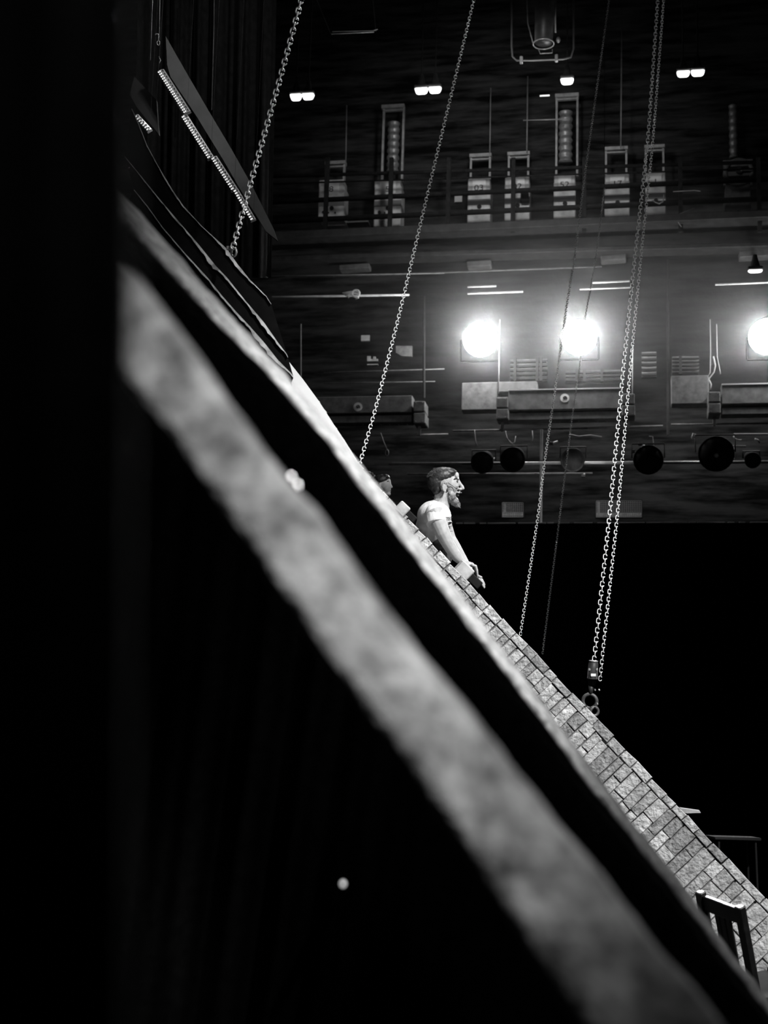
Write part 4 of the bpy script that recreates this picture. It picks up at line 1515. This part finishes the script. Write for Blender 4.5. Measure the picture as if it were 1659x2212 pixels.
# hanging followspot at top
hf = thing('hanging_spotlight', W(1175, 140, 3.0), 'dark tubular spotlight hanging in a rounded cradle at the top edge', 'spotlight')
mb = MB()
c1, c0_ = W(1174, 92, 3.2), W(1182, -60, 3.2)
mb.tube([c1, c1.lerp(c0_, .5), c0_], [0.125, 0.15, 0.15], 20)
obj('barrel', mb, mat('dark_barrel', 0.05, 0.4, 0.3, var=0.3), hf, True)
ring_ax = Vector((0, 0, 1))
obj('front_ring', MB().torus(c1 - WZ * 0.02, ring_ax, 0.145, 0.008, xdir=WU), STEEL, hf, True)
obj('cradle', MB().tube([W(1105, -60, 3.1), W(1105, 100, 3.1), W(1107, 122, 3.1), W(1116, 131, 3.1), W(1150, 131, 3.1), W(1215, 128, 3.1), W(1233, 124, 3.1), W(1239, 105, 3.1), W(1239, -60, 3.1)], 0.012, 8), mat('cradle_tube', 0.16, 0.4, 0.4), hf, True)
for x, y in ((1126, 130), (1202, 126)):
    obj('clamp', MB().bevbox(W(x, y, 3.1), WAX, (0.022, 0.03, 0.05), 0.006), STEEL, hf)
obj('support_cable', MB().tube([W(1137, -40, 3.15), W(1140, 50, 3.15), W(1151, 92, 3.15)], 0.008, 6), DIMP, hf, True)
obj('side_rod', MB().tube([W(1198, -60, 3.2), W(1200, 70, 3.2)], 0.012, 6), STEEL, hf, True)
obj('handle', MB().tube([W(1163, 106, 3.2), W(1167, 116, 3.2), W(1193, 114, 3.2), W(1193, 106, 3.2)], 0.007, 6), STEEL, hf, True)
obj('focus_knob', MB().ell(W(1206, 86, 3.2), XYZ, (0.03, 0.03, 0.045), 10, 8), STEEL, hf, True)
spot('followspot_spill', W(1100, 260, 5.5), W(1178, 70, 3.1), 40, 22, 1.0)

rb = thing('rigging_bar', W(765, 70, 2.6), 'short twin-tube rigging bar hung on wires near the top', 'bar')
obj('tube', MB().tube([W(715, 73, 2.6), W(808, 69, 2.6)], 0.010, 8), mat('bar_metal', 0.45, 0.4, 0.4), rb, True)
obj('tube', MB().tube([W(718, 68, 2.7), W(806, 66, 2.7), W(816, 63, 2.7)], 0.007, 8), MATS['bar_metal'], rb, True)
obj('wire', MB().tube([W(714, 72, 2.6), W(660, -60, 2.6)], 0.004, 6), DIMP, rb)
obj('wire', MB().tube([W(812, 68, 2.6), W(800, -60, 2.6)], 0.004, 6), DIMP, rb)
tp2 = thing('crossbar', W(1170, 262, 1.0), 'thin horizontal crossbar crossing the drum frame of winch 52', 'bar')
obj('tube', MB().tube([W(1130, 260, 1.0), W(1232, 257, 1.0)], 0.009, 6), mat('thin_bar', 0.25, 0.4, 0.4), tp2, True)
for x, y0, y1, off, lab in ((1139, 165, 330, 0.6, 'thin vertical wire above winch 02'), (1059, 190, 330, 0.6, 'thin vertical wire above winch 03'), (748, 228, 350, 0.6, 'thin vertical wire above the leftmost winch'), (1342, 60, 320, 0.6, 'thin vertical wire above winch 17')):
    cable([W(x + 1, y0, off), W(x - 1, y1, off)], 0.010, DIMP, lab, 'steel_wire', 'wires above the winch units')

# spotlight bar at y 1000
bar_y = lambda x: 1002 - (x - 845) * 0.005
tag(obj('lighting_bar', MB().tube([W(840, bar_y(840), 1.9), W(1280, bar_y(1280), 1.9), W(1720, bar_y(1720), 1.9)], 0.022, 10), mat('lighting_bar_steel', 0.40, 0.35, 0.3, var=0.3), smooth=True), 'long pale lighting bar carrying dark spotlights behind the stage', 'bar')
for x, r_, dy, lab in ((1045, 0.15, -6, 'dark spotlight on the lighting bar right of the bearded head'), (1110, 0.17, -12, 'dark spotlight on the lighting bar left of the pale post'), (1238, 0.16, -10, 'dark spotlight on the lighting bar behind the faintest chain'),
                      (1400, 0.20, -10, 'dark spotlight on the lighting bar right of the pair of chains'), (1545, 0.24, -22, 'round spotlight with a glinting reflector on the bar near the right'), (1623, 0.10, -8, 'small dark spotlight on the lighting bar at right edge')):
    c = W(x, bar_y(x) + dy, 2.36)
    t = thing('stage_spotlight', c - WZ * 0.2, lab, 'spotlight', 'spotlights on the lighting bar')
    dirv = (WN - WZ * 0.35).normalized()
    obj('body', MB().disc(c - dirv * 0.2, dirv, r_ * 0.8, r_, 0.42, 20), BLACKP, t, True)
    obj('front_ring', MB().torus(c + dirv * 0.22, dirv, r_ * 0.95, 0.015), BLACKP, t, True)
    obj('hanging_clamp', MB().bevbox(W(x, bar_y(x), 2.0), WAX, (0.03, 0.07, 0.05), 0.01), DARKSTEEL, t)
    obj('yoke', MB().tube([c + WU * (r_ * 1.1), c + WU * (r_ * 1.1) + WZ * r_, c - WU * (r_ * 1.1) + WZ * r_, c - WU * (r_ * 1.1)], 0.012, 6), DARKSTEEL, t)
    if x == 1545:
        mb = MB()
        for i in range(9):
            a0 = math.radians(185 + i * 11)
            p_ = c + dirv * 0.15
            sd_ = WU; up_ = dirv.cross(WU)
            mb.prism([p_ + sd_ * (0.03 * math.cos(a0)) + up_ * (-0.03 * math.sin(a0)) * -1, p_ + sd_ * (r_ * 0.85 * math.cos(a0)) + up_ * (r_ * 0.85 * math.sin(a0)),
                      p_ + sd_ * (r_ * 0.85 * math.cos(a0 + 0.15)) + up_ * (r_ * 0.85 * math.sin(a0 + 0.15))], dirv * 0.03)
        obj('reflector', mb, GALV, t)
        obj('bulb', MB().ell(c + dirv * 0.25 - up_ * 0.02, XYZ, (0.03, 0.03, 0.03), 10, 8), WHITE, t, True)

# wire grilles
for x0, y0, x1, y1, lab in ((1085, 1086, 1130, 1117, 'small pale wire grille right of the bearded man'), (1288, 1082, 1386, 1117, 'wide pale wire grille behind the pair of chains')):
    t = thing('wire_grille', W((x0 + x1) / 2, y1, 0.9), lab, 'grille', 'wire grilles low on the back wall')
    mb = MB()
    nx = int((x1 - x0) / 4)
    for i in range(nx + 1):
        x = lerp(x0, x1, i / nx)
        mb.tube([W(x, y0, 0.95), W(x, y1, 0.95)], 0.005, 4)
    for j in range(9):
        y = lerp(y0, y1, j / 8)
        mb.tube([W(x0, y, 0.96), W(x1, y, 0.96)], 0.005, 4)
    obj('mesh', mb, mat('pale_wire', 0.30, 0.5, 0.1), t)
    obj('backing', wbox(MB(), x0 - 2, y0 - 2, x1 + 2, y1 + 2, 0.75, 0.05), BLACKP, t)
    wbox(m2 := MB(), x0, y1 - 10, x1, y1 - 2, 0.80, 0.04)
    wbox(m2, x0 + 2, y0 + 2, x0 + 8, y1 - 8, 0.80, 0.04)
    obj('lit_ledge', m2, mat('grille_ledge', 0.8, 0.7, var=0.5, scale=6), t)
spot('grille_light', W(1240, 1030, 3.2), W(1240, 1110, 0.9), 60, 90, 1.0)

# black rear flat below the line
p0 = W(700, 1136, 3.0)
rf = thing('rear_masking_flat', wpt(0, -W0.z, 3.0), 'tall black masking flat along the back below the pale trim line', 'scenery flat')
zt = (W(1250, 1132, 3.0)).z
obj('flat', MB().box(wpt(0, 0, 3.0) + Vector((0, 0, zt / 2 - W0.z - 0.0)), WAX, (9, 0.05, zt / 2)), BLACK, rf)
mb = MB()
x = 985.0
while x < 1700:
    ln = random.choice((14, 24, 40, 60))
    q0, q1 = wuz(x, 1132, 3.06)[0], wuz(x + ln, 1132, 3.06)[0]
    mb.bevbox(wpt((q0 + q1) / 2, zt - W0.z + 0.004, 3.0), WAX, ((q1 - q0) / 2, 0.06, 0.008), 0.002)
    x += ln + random.choice((3, 6, 10))
obj('top_trim', mb, mat('pale_trim', 0.5, 0.6), rf)

# hanging cables near right floodlight
WC = mat('white_cable', 0.75, 0.6)
cable([W(1534, 690, 1.6), W(1535, 760, 1.6), W(1534, 805, 1.6), W(1530, 812, 1.6)], 0.006, WC, 'thin straight pale cable left of the right floodlight', 'cable', 'cables above the right panel')
cable([W(1541, 770, 1.65), W(1545, 790, 1.65), W(1542, 804, 1.65), W(1531, 818, 1.65), W(1532, 822, 1.65), W(1536, 830, 1.65), W(1535, 842, 1.65)], 0.011, WC, 'thick curving white cable left of the right floodlight', 'cable', 'cables above the right panel')
cable([W(1548, 700, 1.6), W(1549, 770, 1.6), W(1555, 800, 1.6), W(1556, 808, 1.6)], 0.006, WC, 'thin bent pale cable nearest the right floodlight', 'cable', 'cables above the right panel')
cable([W(1080, 690, 1.5), W(1079, 730, 1.5), W(1078, 800, 1.5), W(1077, 850, 1.5)], 0.008, WC, 'pale vertical cable just right of the left floodlight', 'cable')
cable([W(1367, 745, 1.5), W(1366, 850, 1.5)], 0.007, WC, 'pale vertical cable at the end bracket of the middle panel', 'cable')
cable([W(1409, 432, 1.25), W(1416, 437, 1.25), W(1424, 440, 1.25), W(1432, 435, 1.25), W(1434, 420, 1.25)], 0.008, DIMP, 'small cable loop hanging below the winch at the pair of chains', 'cable')
cable([W(1500, 450, 1.2), W(1460, 465, 1.2), W(1458, 470, 1.2), W(1472, 490, 1.2)], 0.006, DIMP, 'faint bent wire right of the pair of chains', 'cable')
cable([W(1454, 414, 1.2), W(1500, 411, 1.2), W(1513, 413, 1.2)], 0.006, DIMP, 'faint nearly level wire right of the pair of chains', 'cable')
cable([W(822, 935, 2.0), W(828, 952, 2.0), W(836, 972, 2.0)], 0.008, DIMP, 'short slanting cable with a hook above the second head', 'cable')
tag(obj('cable_hook', MB().torus(W(836, 978, 2.0), WN, 0.045, 0.008, sx=0.5, xdir=WU), DIMP, smooth=True), 'small loop at the end of the slanting cable above the second head', 'hook')
cable([W(1092, 930, 1.9), W(1094, 945, 1.9), W(1102, 956, 1.9), W(1110, 960, 1.9)], 0.007, DIMP, 'curved cable hanging below the middle panel', 'cable')

# loose leads and clamps among the pipes below the panels
LEAD = mat('grey_lead', 0.30, 0.6)
for pts, r, lab in (
        ([(1025, 928), (1026, 940), (1027, 952), (1030, 962)], 0.008, 'short grey lead dangling from the middle pipe left of the panel hanger'),
        ([(1092, 932), (1096, 948), (1106, 957), (1112, 955), (1114, 942)], 0.006, 'grey lead looping under the middle panel hanger'),
        ([(1150, 930), (1151, 945), (1150, 952)], 0.006, 'straight grey lead just left of the pale vertical post'),
        ([(1230, 938), (1250, 943), (1275, 940), (1300, 944)], 0.009, 'slack grey lead running level right of the pale vertical post'),
        ([(1402, 942), (1410, 943), (1412, 960), (1411, 990), (1409, 1003)], 0.005, 'thin grey lead hooked over right of the pair of chains'),
        ([(1495, 948), (1500, 942), (1502, 938), (1497, 936), (1494, 945), (1502, 950)], 0.010, 'curled pale lead left of the round reflector spotlight'),
        ([(1584, 942), (1590, 949), (1598, 951), (1602, 950)], 0.009, 'pale lead sagging right of the round reflector spotlight'),
        ([(1630, 948), (1637, 950), (1641, 957)], 0.012, 'pale bent lead by the right edge above the lighting bar'),
        ([(1586, 965), (1586, 985), (1588, 995)], 0.008, 'dotted pale lead dropping to the lighting bar near right edge')):
    cable([W(x, y, 1.75) for x, y in pts], r, LEAD, lab, 'cable', 'leads among the pipes below the panels')
for (x0, y0), (x1, y1), lab in (((1191, 958), (1205, 953), 'pale clamp handle right of the pale vertical post'), ((1061, 993), (1071, 989), 'pale clamp handle between the two left dark spotlights'),
                                ((1383, 959), (1394, 964), 'upper pale clamp handle right of the pair of chains'), ((1368, 975), (1381, 981), 'lower pale clamp handle right of the pair of chains'),
                                ((1260, 1028), (1263, 1023), 'tiny pale clamp below the lighting bar behind the faintest chain')):
    p0_, p1_ = W(x0, y0, 1.8), W(x1, y1, 1.8)
    t = thing('clamp', p0_, lab, 'clamp', 'pale clamps among the pipes')
    obj('handle', MB().tube([p0_, p1_], 0.013, 6), mat('clamp_metal', 0.7, 0.4, 0.3), t, True)
    obj('jaw', MB().bevbox(p0_, WAX, (0.03, 0.03, 0.022), 0.006), DARKSTEEL, t)
for x0, y0, x1, y1, lab in ((1585, 938, 1659, 938, 'thin pale dashed rail at the right edge above the reflector spotlight'), (1582, 964, 1611, 964, 'short pale strip right of the reflector spotlight')):
    tag(obj('rail_strip', MB().tube([W(x0, y0, 1.8), W(x1, y1, 1.8)], 0.014, 8), LEAD), lab, 'rail', 'pale strips by the reflector spotlight')
